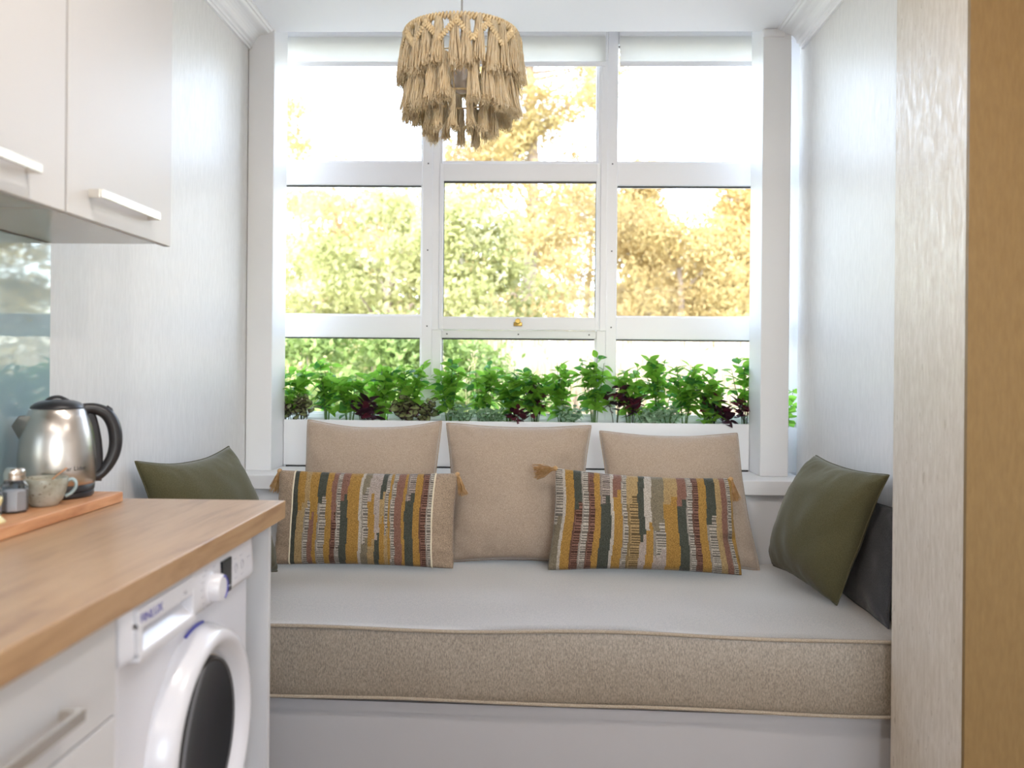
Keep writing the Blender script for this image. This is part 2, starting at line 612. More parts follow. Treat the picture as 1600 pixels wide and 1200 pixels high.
# unseen window added in the back wall to bring in fill light
r = thing('fill_window', 'wide unseen window added behind the viewer for fill light', 'window', (1.15, -2.7, 0.85), kind='structure')
obj('frame', boxes([(0.3, 0.36, -2.74, -2.68, 0.95, 2.30), (2.04, 2.1, -2.74, -2.68, 0.95, 2.30), (1.17, 1.23, -2.74, -2.68, 1.01, 2.24), (0.36, 2.04, -2.74, -2.68, 0.95, 1.01), (0.36, 2.04, -2.74, -2.68, 2.24, 2.30)], 0.003), WHITE_FRAME, r)
for xa, xb in ((0.36, 1.17), (1.23, 2.04)):
    obj('pane', bx(xa, xb, -2.712, -2.708, 1.01, 2.24), PANE, r)
# blinds
for x0, x1, lab in ((-1.20, GAPL - 0.004, 'rolled up off white roller blind over the left window'),
                    (CX0 - 0.03, CX1 + 0.03, 'rolled up off white roller blind over the centre window behind the lamp'),
                    (GAPR + 0.004, 1.12, 'rolled up off white roller blind over the right window')):
    yb = 3.958
    r = thing('roller_blind', lab, 'blind', ((x0 + x1) / 2, yb, 2.60), 'roller blinds above the windows')
    obj('fabric', bx(x0, x1, yb, yb + 0.002, 2.612, 2.74), BLINDM, r)
    obj('bottom_bar', bx(x0, x1, yb - 0.004, yb + 0.006, 2.592, 2.614, bev=0.003), WHITE_FRAME, r)
    obj('cassette', bx(x0, x1, yb - 0.012, yb + 0.014, 2.728, 2.765, bev=0.006), WHITE, r)

# ------------------------------------------------------------------ upper cabinets
def strap_handle(name, par, xa, y0, y1, z, out=0.030, w=0.009, t=0.006):
    """square bar pull standing off a front that faces +X"""
    bm = bmesh.new()
    box(bm, xa + out - t, xa + out, y0, y1, z - w, z + w, 0.0015)
    for ya, yb in ((y0, y0 + t), (y1 - t, y1)):
        box(bm, xa - 0.001, xa + out - t, ya, yb, z - w, z + w, 0.001)
    return obj(name, bm, CHROME, par)


XC = -0.917
for y0, y1, lab in ((1.668, 2.150, 'white upper cabinet with one bar handle beside the window alcove'),
                    (1.178, 1.660, 'white upper cabinet nearer the viewer with its handle cut by the picture edge')):
    r = thing('wall_cabinet', lab, 'cabinet', (-1.07, (y0 + y1) / 2, 1.514), 'upper kitchen cabinets')
    obj('carcass', bx(-1.222, XC - 0.020, y0 - 0.002, y1 - 0.001, 1.514, 2.62, bev=0.001), CARC, r)
    d = obj('door', bx(XC - 0.018, XC, y0, y1, 1.507, 2.60, bev=0.0015), DOORM, r)
    strap_handle('handle', d, XC, y0 + 0.08, y0 + 0.355, 1.561)

# backsplash
tag(obj('glass_backsplash', bx(-1.2235, -1.216, -0.4, 2.139, 0.878, 1.512, bev=0.001), SPLASH),
    'grey blue glossy glass backsplash panel behind the kettle', 'backsplash')

# ------------------------------------------------------------------ counter run
ZT = 0.876
bm = bx(-1.2155, -0.616, -0.6, 2.135, ZT - 0.044, ZT, bev=0.002)
tag(obj('worktop', bm, WOOD), 'oak look laminate worktop over the washing machine', 'worktop')
tag(obj('end_panel', bx(-1.22, -0.640, 2.080, 2.098, -0.03, ZT - 0.046, bev=0.001), DOORM), 'white end panel under the worktop next to the bench', 'panel')

# drawer unit
r = thing('drawer_cabinet', 'white drawer unit with bar handles beside the washing machine', 'cabinet', (-0.93, 1.02, 0))
obj('carcass', bx(-1.22, -0.662, 0.725, 1.320, -0.029, ZT - 0.047), CARC, r)
for z0, z1 in ((0.672, 0.824), (0.38, 0.668), (0.09, 0.376)):
    d = obj('drawer', bx(-0.660, -0.642, 0.727, 1.318, z0, z1, bev=0.0015), DOORM, r)
    strap_handle('handle', d, -0.642, 0.82, 1.165, z1 - 0.092, 0.034, 0.009, 0.008)

# washing machine -----------------------------------------------------------
wm = thing('washing_machine', 'white front loading washing machine built in under the worktop', 'washing machine', (-0.9, 1.640, 0))
MY0, MY1, MX = 1.332, 1.945, -0.648
obj('body', bx(-1.19, MX, MY0, MY1, -0.028, ZT - 0.05, bev=0.006, seg=3), APPL, wm)
# fascia: convex strip with rounded ends
bm = bmesh.new()
prof = []
zf0, zf1 = 0.733, ZT - 0.05
ny, nz = 61, 10
grid = []
for i in range(ny + 1):
    s = i / ny
    y = MY0 + 0.002 + (MY1 - MY0 - 0.004) * s
    e = min(s, 1 - s) * (MY1 - MY0)
    endf = min(1, e / 0.035)
    endf = math.sqrt(1 - (1 - endf) ** 2)
    row = []
    for j in range(nz + 1):
        q = j / nz
        bul = 0.024 * endf * min(1, math.sqrt(max(0, 1 - (1 - min(1, q * 4)) ** 2))) * (1.0 - 0.25 * q)
        row.append(bm.verts.new((MX + 0.001 + bul, y, zf0 + (zf1 - zf0) * q)))
    grid.append(row)
for i in range(ny):
    for j in range(nz):
        cy_, cz_ = (grid[i][j].co.y + grid[i + 1][j].co.y) / 2, (grid[i][j].co.z + grid[i][j + 1].co.z) / 2
        if 1.363 < cy_ < 1.572 and 0.752 < cz_ < 0.789:
            continue        # opening of the drawer grip
        bm.faces.new((grid[i][j], grid[i + 1][j], grid[i + 1][j + 1], grid[i][j + 1]))
fas = obj('control_panel', bm, APPL, wm, smooth=True)
XF = MX + 0.0245


def fx(z):
    q = (z - zf0) / (zf1 - zf0)
    return MX + 0.001 + 0.024 * min(1, math.sqrt(max(0, 1 - (1 - min(1, q * 4)) ** 2))) * (1.0 - 0.25 * q)


# detergent drawer with recessed grip
bm = bmesh.new()
dy0, dy1 = 1.350, 1.578
box(bm, XF - 0.024, XF + 0.002, dy0, dy1, 0.790, 0.822, 0.002)
box(bm, XF - 0.024, XF + 0.004, dy0, dy1, 0.738, 0.753, 0.003)
box(bm, XF - 0.024, XF + 0.003, dy0, dy0 + 0.014, 0.745, 0.80, 0.002)
box(bm, XF - 0.024, XF + 0.003, dy1 - 0.012, dy1, 0.745, 0.80, 0.002)
# sloped scoop behind the grip
v = [bm.verts.new(p) for p in ((XF + 0.002, dy0 + 0.01, 0.752), (XF + 0.002, dy1 - 0.008, 0.752), (XF - 0.021, dy1 - 0.008, 0.775), (XF - 0.021, dy0 + 0.01, 0.775))]
bm.faces.new(v)
v = [bm.verts.new(p) for p in ((XF - 0.021, dy0 + 0.01, 0.775), (XF - 0.021, dy1 - 0.008, 0.775), (XF - 0.021, dy1 - 0.008, 0.792), (XF - 0.021, dy0 + 0.01, 0.792))]
bm.faces.new(v)
dd = obj('detergent_drawer', bm, APPL, wm)


def lettering(txt, size, m, par, loc, stretch=1.0, name='lettering'):
    """flat print on a front facing +X, reading towards +Y"""
    me = text_mesh(txt, size)
    R = Matrix(((0, 0, 1, 0), (stretch, 0, 0, 0), (0, 1, 0, 0), (0, 0, 0, 1)))
    me.transform(Matrix.Translation(Vector(loc) - worldloc(par)) @ R)
    me.materials.append(m)
    o = bpy.data.objects.new(name, me)
    o.parent = par
    C.objects.link(o)
    return o


tag(lettering('FINLUX', 0.021, BLUE, dd, (XF + 0.0022, 1.356, 0.798), 1.15), 'blue lettering')
lettering('8 kg', 0.009, GREYPR, dd, (XF + 0.0022, 1.525, 0.800))
# dial
RX = Matrix.Rotation(PI / 2, 4, 'Y')
DY, DZ = 1.668, 0.777
dial = obj('dial', lathe(bmesh.new(), [(0.0315, 0), (0.031, 0.003), (0.028, 0.005), (0.0265, 0.022), (0.024, 0.026), (0.016, 0.0265), (0.0, 0.0265)][:-1], 36,
                         Matrix.Translation((fx(DZ) - 0.002, DY, DZ)) @ RX), APPL, wm, smooth=True, sharp=0.5)
bm = bmesh.new()
pts = [(fx(DZ) + 0.0245, DY + 0.0225 * math.cos(a), DZ + 0.0225 * math.sin(a)) for a in [(-70 + 8 * k) / 180 * PI for k in range(21)]]
tube(bm, pts, 0.0018, 6)
obj('dial_ring', bm, BLUE, dial)
# programme marks around the dial
for k in range(14):
    a = (60 + k * 18.5) / 180 * PI
    yy, zz = DY + 0.045 * math.cos(a), DZ + 0.042 * math.sin(a)
    if zz < 0.742 or zz > 0.818:
        continue
    obj('programme_mark', bx(fx(zz) - 0.0003, fx(zz) + 0.0007, yy - 0.006, yy + 0.006, zz - 0.0014, zz + 0.0014), GREYPR, wm)
# display
disp = obj('display', bx(fx(0.78) - 0.006, fx(0.78) + 0.003, 1.722, 1.776, 0.745, 0.815, bev=0.002), DGLASS, wm)
bm = bmesh.new()
box(bm, fx(0.78) + 0.0025, fx(0.78) + 0.0034, 1.735, 1.767, 0.757, 0.7585)
box(bm, fx(0.78) + 0.0025, fx(0.78) + 0.0034, 1.732, 1.736, 0.752, 0.762)
obj('display_segments', bm, WHITE, disp)
for yy in (1.808, 1.846):
    bm = bmesh.new()
    pts = [(fx(0.783) + 0.0005, yy + 0.007 * math.cos(a), 0.783 + 0.010 * math.sin(a)) for a in [k / 14 * 2 * PI for k in range(14)]]
    tube(bm, pts, 0.0012, 5, closed=True)
    obj('button', bm, GREYPR, wm)
for yy, zz in ((1.808, 0.803), (1.808, 0.763), (1.846, 0.803), (1.846, 0.763), (1.890, 0.790)):
    obj('button_mark', bx(fx(zz) - 0.001, fx(zz) + 0.0006, yy - 0.008, yy + 0.008, zz - 0.0012, zz + 0.0012), GREYPR, wm)
# porthole door
PY, PZ = 1.645, 0.490
T = Matrix.Translation((MX, PY, PZ)) @ RX
door = obj('porthole_door', lathe(bmesh.new(), [(0.218, 0.0), (0.217, 0.010), (0.211, 0.026), (0.206, 0.038), (0.200, 0.045), (0.190, 0.047), (0.181, 0.044),
                                                (0.172, 0.032), (0.161, 0.014), (0.158, 0.010)], 96, T, cap0=True, cap1=False), APPL, wm, smooth=True, sharp=0.7)
obj('seal_ring', lathe(bmesh.new(), [(0.161, 0.013), (0.157, 0.017), (0.152, 0.013)], 64, T, False, False), CHROME, door, smooth=True)
obj('porthole_glass', lathe(bmesh.new(), [(0.155, 0.006)] + [(0.152 * q, 0.013 - 0.024 * (1 - q * q)) for q in (1, .94, .86, .76, .64, .5, .36, .22, .1, .01)], 64, T @ Matrix.Translation((0, 0, 0.013)), False, True), DGLASS, door, smooth=True)
bm = bmesh.new()
pts = [(MX + 0.024, PY + 0.216 * math.cos(a), PZ + 0.216 * math.sin(a)) for a in [(-22 + 4 * k) / 180 * PI for k in range(12)]]
tube(bm, pts, 0.014, 8, squash=(1.0, 0.9))
obj('door_handle', bm, APPL, door, smooth=True)
bm = bmesh.new()
pts = [(MX + 0.0035, PY + 0.220 * math.cos(a), PZ + 0.220 * math.sin(a)) for a in [(82 + 2 * k) / 180 * PI for k in range(12)]]
tube(bm, pts, 0.003, 6)
obj('door_mark', bm, BLUE, door)

# ------------------------------------------------------------------ things on the counter
bm = bx(-1.205, -0.998, 1.18, 2.078, ZT + 0.001, ZT + 0.025, bev=0.002)
tag(obj('serving_board', bm, BOARD), 'reddish beech serving board under the kettle and cup', 'board')
ZB = ZT + 0.0255

# kettle
KA = math.atan2(0.485, 0.875) + 0.10
k = thing('kettle', 'brushed steel electric kettle with black lid and handle on the board', 'kettle', (-1.112, 1.990, ZB), rot=(0, 0, KA))
obj('base', lathe(bmesh.new(), [(0.074, 0), (0.078, 0.004), (0.078, 0.012), (0.076, 0.014), (0.079, 0.016), (0.080, 0.027), (0.078, 0.030)], 48), BLACK, k, smooth=True, sharp=0.7, local=True)
obj('body', lathe(bmesh.new(), [(0.078, 0.030), (0.0805, 0.031), (0.0825, 0.045), (0.0835, 0.065), (0.0830, 0.095), (0.0805, 0.125), (0.0755, 0.155), (0.0685, 0.182), (0.0600, 0.202), (0.056, 0.207)], 64),
    STEEL, k, smooth=True, local=True)
bm = lathe(bmesh.new(), [(0.0575, 0.203), (0.058, 0.207), (0.0555, 0.212), (0.047, 0.219), (0.034, 0.2235), (0.018, 0.2255), (0.004, 0.226)], 40)
lid = obj('lid', bm, BLACK, k, smooth=True, local=True)
bm = bmesh.new()
tube(bm, catmull([(-0.026, 0, 0.221), (-0.014, 0, 0.2295), (0.004, 0, 0.2315), (0.022, 0, 0.2225)], 5), [0.008] * 16, 10, squash=(1.0, 0.5))
obj('lid_knob', bm, BLACK, lid, smooth=True, local=True)
# handle
hp = catmull([(0.046, 0, 0.203), (0.078, 0, 0.203), (0.103, 0, 0.191), (0.119, 0, 0.165), (0.125, 0, 0.130), (0.121, 0, 0.096), (0.108, 0, 0.067), (0.092, 0, 0.047), (0.078, 0, 0.040)], 6)
nh = len(hp)
hr = [0.0125 + 0.004 * math.sin(min(1, i / nh * 1.2) * PI) for i in range(nh)]
h = obj('handle', tube(bmesh.new(), hp, hr, 14, squash=(1.0, 0.95)), BLACK, k, smooth=True, local=True)
bm = tube(bmesh.new(), [(0.103, 0, 0.206), (0.112, 0, 0.199), (0.118, 0, 0.189)], [0.006, 0.007, 0.004], 10)
obj('switch', bm, BLACK, h, smooth=True, local=True)
# strip where the handle meets the body
bm = tube(bmesh.new(), [(rr + 0.0015, 0, zz) for rr, zz in ((0.0595, 0.202), (0.0685, 0.182), (0.0755, 0.155), (0.0805, 0.125), (0.083, 0.095), (0.0835, 0.065), (0.0825, 0.045), (0.0805, 0.031))], 0.0085, 8, squash=(0.5, 1.5))
obj('handle_strip', bm, BLACK, k, smooth=True, local=True)
# spout
bm = bmesh.new()
tip = Vector((-0.094, 0, 0.184))
ring = []
for a, zz in ((28, 0.190), (24, 0.172), (16, 0.152), (7, 0.139), (0, 0.134), (-7, 0.139), (-16, 0.152), (-24, 0.172), (-28, 0.190)):
    rr = np.interp(zz, [0.125, 0.155, 0.182, 0.202], [0.0805, 0.0755, 0.0685, 0.060]) - 0.001
    ring.append(bm.verts.new((-rr * math.cos(math.radians(a)), rr * math.sin(math.radians(a)), zz)))
mid = []
for kx, v in enumerate(ring):
    s = kx / 8 * 2 - 1
    mid.append(bm.verts.new((tip.x + 0.016 * abs(s), -0.020 * s, tip.z - 0.022 * (1 - abs(s)) * 1.0 + 0.004)))
for a in range(8):
    bm.faces.new((ring[a], ring[a + 1], mid[a + 1], mid[a]))
bmesh.ops.solidify(bm, geom=bm.faces[:], thickness=0.0012)
obj('spout', bm, STEEL, k, smooth=True, local=True, sharp=0.8)
# print on the body
me = text_mesh('ar Lider', 0.0145)
A0 = -1.45
for v in me.vertices:
    rr = 0.0836 + v.co.z * 0.6
    a = A0 + v.co.x / 0.083
    v.co = Vector((rr * math.cos(a), rr * math.sin(a), 0.066 + v.co.y))
me.materials.append(BLACK)
o = bpy.data.objects.new('lettering', me)
o.parent = k
C.objects.link(o)
tag(o, 'black lettering')

# cup
c = thing('cup', 'speckled grey green stoneware cup with a spoon in it before the kettle', 'cup', (-1.066, 1.858, ZB))
c.scale = (0.95, 0.95, 0.93)
obj('bowl', lathe(bmesh.new(), [(0.027, 0), (0.029, 0.003), (0.038, 0.014), (0.0445, 0.030), (0.0485, 0.050), (0.050, 0.064), (0.0490, 0.0655), (0.0475, 0.064), (0.0455, 0.050), (0.041, 0.032), (0.034, 0.018), (0.02, 0.010)], 48),
    STONE, c, smooth=True, local=True)
obj('drink', lathe(bmesh.new(), [(0.0462, 0.0555), (0.0455, 0.0558)], 40), TEA, c, local=True)
a = 0.42
hp = [(0.047, 0.056), (0.056, 0.060), (0.064, 0.052), (0.063, 0.038), (0.054, 0.026), (0.043, 0.020)]
obj('handle', tube(bmesh.new(), catmull([(r0 * math.cos(a), r0 * math.sin(a), z0) for r0, z0 in hp], 5), 0.0048, 10, squash=(1.5, 0.8)), STONE_IN, c, smooth=True, local=True)
tag(obj('teaspoon', tube(bmesh.new(), [(-1.075, 1.86, ZB + 0.030), (-1.048, 1.868, ZB + 0.062), (-1.026, 1.874, ZB + 0.080)], [0.006, 0.0032, 0.0036], 10, squash=(1, 0.5)), BOARD, smooth=True),
    'small wooden teaspoon leaning in the stoneware cup', 'spoon')

# glass shakers
for x, y, lab in ((-1.078, 1.768, 'square glass shaker with a metal lid beside the cup'), (-1.092, 1.700, 'square glass shaker with a metal lid at the picture edge')):
    s = thing('glass_shaker', lab, 'shaker', (x, y, ZB), 'glass shakers on the board', rot=(0, 0, 0.35))
    prof = [(0.024, 0.001), (0.0265, 0.004), (0.0265, 0.052), (0.024, 0.058), (0.0185, 0.064), (0.0175, 0.070)]
    inn = [(r0 - 0.003, z0 + 0.003) for r0, z0 in prof]
    obj('jar', lathe(bmesh.new(), prof, 8, Matrix.Rotation(PI / 8, 4, 'Z')), JAR, s, local=True)
    obj('salt', lathe(bmesh.new(), [(0.021, 0.004), (0.0225, 0.006), (0.0225, 0.044), (0.020, 0.046)], 8, Matrix.Rotation(PI / 8, 4, 'Z')), WHITE, s, local=True)
    obj('lid', lathe(bmesh.new(), [(0.0195, 0.067), (0.0205, 0.069), (0.0195, 0.0715), (0.0208, 0.074), (0.0195, 0.0765), (0.0208, 0.079), (0.020, 0.083), (0.0205, 0.086), (0.017, 0.091), (0.006, 0.092)], 24), CHROME, s, smooth=True, local=True)
PALE = mat('pale_yellow_glaze', (0.74, 0.66, 0.36), 0.35)
tag(obj('egg_cup', lathe(bmesh.new(), [(0.026, 0), (0.027, 0.002), (0.020, 0.010), (0.012, 0.020), (0.011, 0.026), (0.018, 0.034), (0.021, 0.044), (0.0205, 0.050), (0.019, 0.050), (0.016, 0.038), (0.006, 0.032)], 28, Matrix.Translation((-1.048, 1.642, ZB))), PALE, smooth=True),
    'pale yellow small footed cup cut by the picture edge beside the shakers', 'cup')

# ------------------------------------------------------------------ window seat
YFL, YFR = 2.592, 2.500     # front of the seat at the left wall and at the right wall


def yf(x):
    return YFL + (YFR - YFL) * (x - WL) / (WR - WL)


b = thing('window_bench', 'white panelled window bench base under the long seat cushion', 'bench', (0, 3.0, 0))
bm = bmesh.new()
x0, x1 = WL + 0.001, WR - 0.001


def slab(bm, z0, z1, off, yb):
    pts = [(x0, yf(x0) + off), (x1, yf(x1) + off), (x1, yb), (x0, yb)]
    prism(bm, [(x, y, z0) for x, y in pts], (0, 0, z1 - z0))


slab(bm, -0.03, 0.172, 0.030, 3.515)
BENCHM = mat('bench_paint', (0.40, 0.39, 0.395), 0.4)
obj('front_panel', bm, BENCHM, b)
bm = bmesh.new()
slab(bm, 0.174, 0.205, 0.022, 3.515)
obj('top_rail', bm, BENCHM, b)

# seat cushion: swept profile with a soft crown
sc = thing('seat_cushion', 'long thick beige upholstered seat cushion on the window bench', 'cushion', (0, 3.0, 0.206))
bm = bmesh.new()
NX = 110
zb, zt, rr = 0.216, 0.436, 0.016
rows = []
yback = 3.475


def sag(x):
    return 0.004 * math.sin(x * 3.1 + 0.5) + 0.0035 * math.sin(x * 7.3)


for i in range(NX + 1):
    x = WL + 0.004 + (WR - WL - 0.008) * i / NX
    y0_ = yf(x) + 0.002 * math.sin(x * 5)
    prof = [(yback, zb), (yback, zt)]
    NYs = 26
    for j in range(1, NYs + 1):
        t = j / NYs
        y = yback + (y0_ + rr - yback) * t
        crown = 0.012 * math.sin(PI * t) + 0.0035 * noise.noise((x * 4, y * 4, 0.3))
        prof.append((y, zt + crown + sag(x) * t))
    for k_ in range(1, 6):
        a = k_ / 5 * PI / 2
        prof.append((y0_ + rr - rr * math.sin(a), zt + sag(x) - rr + rr * math.cos(a)))
    for t in (0.2, 0.4, 0.6, 0.8, 0.93):
        z = zt - rr + sag(x) + (zb - zt + rr) * t
        bul = 0.008 * math.sin(PI * t) + 0.003 * noise.noise((x * 5, z * 6, 2.0))
        prof.append((y0_ - bul, z))
    prof.append((y0_ + 0.010, zb + sag(x + 0.6) * 0.6))
    rows.append([bm.verts.new((x, y, z)) for y, z in prof])
npf = len(rows[0])
for i in range(NX):
    for j in range(npf - 1):
        bm.faces.new((rows[i][j], rows[i + 1][j], rows[i + 1][j + 1], rows[i][j + 1]))
    bm.faces.new((rows[i][npf - 1], rows[i + 1][npf - 1], rows[i + 1][0], rows[i][0]))
bm.faces.new(rows[0])
bm.faces.new(rows[-1][::-1])
obj('cover', bm, SEATM, sc, smooth=True, sharp=1.0)
for zz, off, nm in ((zt - 0.003, -0.001, 'piping'), (zb + 0.006, -0.001, 'piping')):
    pts = []
    for i in range(NX + 1):
        x = WL + 0.008 + (WR - WL - 0.016) * i / NX
        pts.append((x, yf(x) + 0.002 * math.sin(x * 5) + off, zz + (sag(x) if zz > 0.3 else sag(x + 0.6) * 0.6)))
    pr = [Vector((WR - 0.010, yback - (yback - yf(WR)) * q, zz + (0.006 * math.sin(PI * q) if zz > 0.3 else 0) + sag(WR) * (1 - 0)) ) for q in [k_ / 20 for k_ in range(20)]]
    pl = [Vector((WL + 0.010, p.y, p.z)) for p in pr[::-1]]
    obj('piping', tube(bmesh.new(), pl[::-1] + pts + pr[::-1], 0.0055, 8), PIPE, sc, smooth=True)


# ------------------------------------------------------------------ cushions
def pillow_grid(c00, c10, c11, c01, tf, tb, pinch, nu, nv, seed, wr=0.004, ear=0.0, pw=0.5, dents=()):
    """closed pillow from four corners (bottom-left, bottom-right, top-right, top-left as seen from the front).
    Returns front and back position arrays and the boundary loop."""
    c00, c10, c11, c01 = [Vector(c) for c in (c00, c10, c11, c01)]
    nrm = (c10 - c00).cross(c01 - c00).normalized()
    W = ((c10 - c00).length + (c11 - c01).length) / 2
    H = ((c01 - c00).length + (c11 - c10).length) / 2

    def pos(u, v, side):
        # pinch: the middle of each edge is drawn in, so the corners stand out like ears
        uu = u * (1 - pinch[0] * (1 - abs(v) ** 2.2) * u * u)
        vv = v * (1 - pinch[1] * (1 - abs(u) ** 2.2) * v * v)
        rc = 1 - 0.02 * (abs(u) * abs(v)) ** 7      # rounded corners
        uu, vv = uu * rc, vv * rc
        a, b_ = (uu + 1) / 2, (vv + 1) / 2
        p = (c00 * (1 - a) + c10 * a) * (1 - b_) + (c01 * (1 - a) + c11 * a) * b_
        f = max(0.0, (1 - u ** 2)) * max(0.0, (1 - v ** 2))
        hgt = f ** pw
        w_ = wr * noise.noise((u * 3 + seed, v * 3, side)) * min(1, hgt * 2)
        # puckers running in from the corners and edges
        e = 1 - min(1, (1 - max(abs(u), abs(v))) / 0.45)
        w_ += wr * 0.9 * e * noise.noise((u * 9 + seed * 2, v * 9, side * 3)) * (1 if hgt > 0.02 else 0)
        for (du, dv, ds, da) in dents:
            w_ -= da * math.exp(-((u - du) ** 2 + (v - dv) ** 2) / (ds * ds)) * min(1, hgt * 3)
        t = tf if side > 0 else tb
        # droop of the seam
        seam = 0.006 * noise.noise((u * 2.1 + seed * 1.7, v * 2.1, 5.0))
        return p + nrm * (side * (t * hgt + w_ * (1 if side > 0 else 0.3)) + seam)

    us = [-math.cos(PI * (i / nu)) * 0.5 + (-1 + 2 * i / nu) * 0.5 for i in range(nu + 1)]
    vs = [-math.cos(PI * (j / nv)) * 0.5 + (-1 + 2 * j / nv) * 0.5 for j in range(nv + 1)]
    return us, vs, pos, nrm


def pillow(name, label, cat, corners, tf, tb, pinch, m, pipe=None, seed=1.0, nu=44, nv=40, wr=0.005, group=None, pw=0.5, color=None, piper=0.004, dents=()):
    cs = [Vector(c) for c in corners]
    base = (cs[0] + cs[1]) / 2
    r = thing(name, label, cat, base, group)
    us, vs, pos, nrm = pillow_grid(*corners, tf, tb, pinch, nu, nv, seed, wr, pw=pw, dents=dents)
    bm = bmesh.new()
    F = [[bm.verts.new(pos(u, v, 1)) for v in vs] for u in us]
    B = [[F[i][j] if i in (0, nu) or j in (0, nv) else bm.verts.new(pos(us[i], vs[j], -1)) for j in range(nv + 1)] for i in range(nu + 1)]
    lay = bm.loops.layers.float_color.new('Col') if color else None
    for i in range(nu):
        for j in range(nv):
            f1 = bm.faces.new((F[i][j], F[i + 1][j], F[i + 1][j + 1], F[i][j + 1]))
            f2 = bm.faces.new((B[i][j + 1], B[i + 1][j + 1], B[i + 1][j], B[i][j]))
            if color:
                cu, cv = (us[i] + us[i + 1]) / 2, (vs[j] + vs[j + 1]) / 2
                cc = color(cu, cv)
                for f in (f1, f2):
                    for lp in f.loops:
                        lp[lay] = cc
    obj('cover', bm, m, r, smooth=True)
    if pipe:
        loop = [pos(u, -1, 1) for u in us] + [pos(1, v, 1) for v in vs[1:]] + [pos(u, 1, 1) for u in us[::-1][1:]] + [pos(-1, v, 1) for v in vs[::-1][1:-1]]
        obj('piping', tube(bmesh.new(), loop, piper, 6, closed=True), pipe, r, smooth=True)
    return r, pos, us, vs


ZS = 0.438
pillow('beige_cushion', 'beige square cushion standing behind the plain-ended striped cushion', 'cushion',
       [(-0.930, 3.375, ZS), (-0.395, 3.375, ZS), (-0.372, 3.525, 0.995), (-0.930, 3.520, 0.996)], 0.100, 0.030, (0.05, 0.13), BEIGE, BEIGE, 1.3, pw=0.42, wr=0.008,  group='beige square cushions', piper=0.0035)
pillow('beige_cushion', 'beige square cushion standing free in the middle of the bench', 'cushion',
       [(-0.345, 3.400, ZS), (0.215, 3.400, ZS), (0.238, 3.525, 0.983), (-0.362, 3.520, 0.988)], 0.105, 0.030, (0.09, 0.07), BEIGE, BEIGE, 4.7, pw=0.42, wr=0.008,  group='beige square cushions', piper=0.0035,
       dents=((0.72, 0.35, 0.16, 0.018), (0.6, 0.5, 0.1, -0.008)))
pillow('beige_cushion', 'beige square cushion standing behind the all-striped cushion', 'cushion',
       [(0.300, 3.355, ZS), (0.875, 3.335, ZS), (0.828, 3.525, 0.958), (0.262, 3.520, 0.962)], 0.100, 0.030, (0.06, 0.09), BEIGE, BEIGE, 9.2, pw=0.42, wr=0.008,  group='beige square cushions', piper=0.0035)
pillow('olive_cushion', 'larger olive green cushion leaning on the right alcove wall', 'cushion',
       [(0.905, 3.290, 0.470), (0.978, 2.800, 0.452), (1.078, 2.640, 0.900), (1.030, 3.190, 0.905)], 0.130, 0.035, (0.06, 0.09), OLIVE, OLIVE, 2.2, wr=0.008, piper=0.0025, group='olive cushions', pw=0.46)
DARKGREY = fabric('dark_grey_fabric', (0.030, 0.031, 0.036), (0.065, 0.064, 0.066), 300, 0.3, 0.4)  # for a dark grey pillow shape added to fill an unidentified dark area
pillow('dark_pillow_shape', 'dark grey pillow shape behind the larger olive cushion by the wall', 'cushion',
       [(1.062, 3.100, ZS), (1.062, 2.600, ZS), (1.094, 2.590, 0.800), (1.094, 3.100, 0.800)], 0.024, 0.012, (0.05, 0.06), DARKGREY, DARKGREY, 12.1, wr=0.003, piper=0.002)
pillow('olive_cushion', 'olive green cushion half hidden behind the kitchen worktop', 'cushion',
       [(-1.085, 2.640, 0.455), (-0.930, 3.140, 0.455), (-1.095, 3.080, 0.925), (-1.195, 2.555, 0.925)], 0.120, 0.030, (0.06, 0.15), OLIVE, OLIVE, 6.4, wr=0.006, piper=0.0025, group='olive cushions', pw=0.46)

# striped fabric ---------------------------------------------------------------
STRIPE = mat('striped_weave', (0.5, 0.4, 0.3), 0.9, spec=0.15, sheen=0.25)
n_, l_, b_ = nodes(STRIPE)
vc = n_.new('ShaderNodeVertexColor')
vc.layer_name = 'Col'
tn = ntex(STRIPE, (1, 1, 1), 330, 2, 0.6)
rn = ramp(STRIPE, tn.outputs[0], [(0.35, (0.62, 0.60, 0.58)), (0.62, (1.15, 1.12, 1.08))])
tw = ntex(STRIPE, (60, 60, 190), 4.0, 1, 0.4)
rw = ramp(STRIPE, tw.outputs[0], [(0.40, (0.72, 0.70, 0.68)), (0.60, (1.08, 1.08, 1.08))])
m1 = n_.new('ShaderNodeMix'); m1.data_type = 'RGBA'; m1.blend_type = 'MULTIPLY'; m1.inputs[0].default_value = 1
m2 = n_.new('ShaderNodeMix'); m2.data_type = 'RGBA'; m2.blend_type = 'MULTIPLY'; m2.inputs[0].default_value = 0.8
l_.new(vc.outputs[0], m1.inputs[6]); l_.new(rn.outputs[0], m1.inputs[7])
l_.new(m1.outputs[2], m2.inputs[6]); l_.new(rw.outputs[0], m2.inputs[7])
l_.new(m2.outputs[2], b_.inputs['Base Color'])
bump(STRIPE, tn.outputs[0], 0.6, 0.003)

G = (0.40, 0.235, 0.065, 1)      # ochre gold
K = (0.075, 0.083, 0.070, 1)     # charcoal green
W_ = (0.50, 0.46, 0.41, 1)       # pale cream
Q = (0.25, 0.135, 0.105, 1)      # rust mauve
U = (0.23, 0.20, 0.145, 1)       # taupe
L_ = (0.42, 0.36, 0.33, 1)       # pale lilac cream
D = (0.42, 0.30, 0.15, 1)        # sand gold
PLAIN = (0.42, 0.325, 0.245, 1)
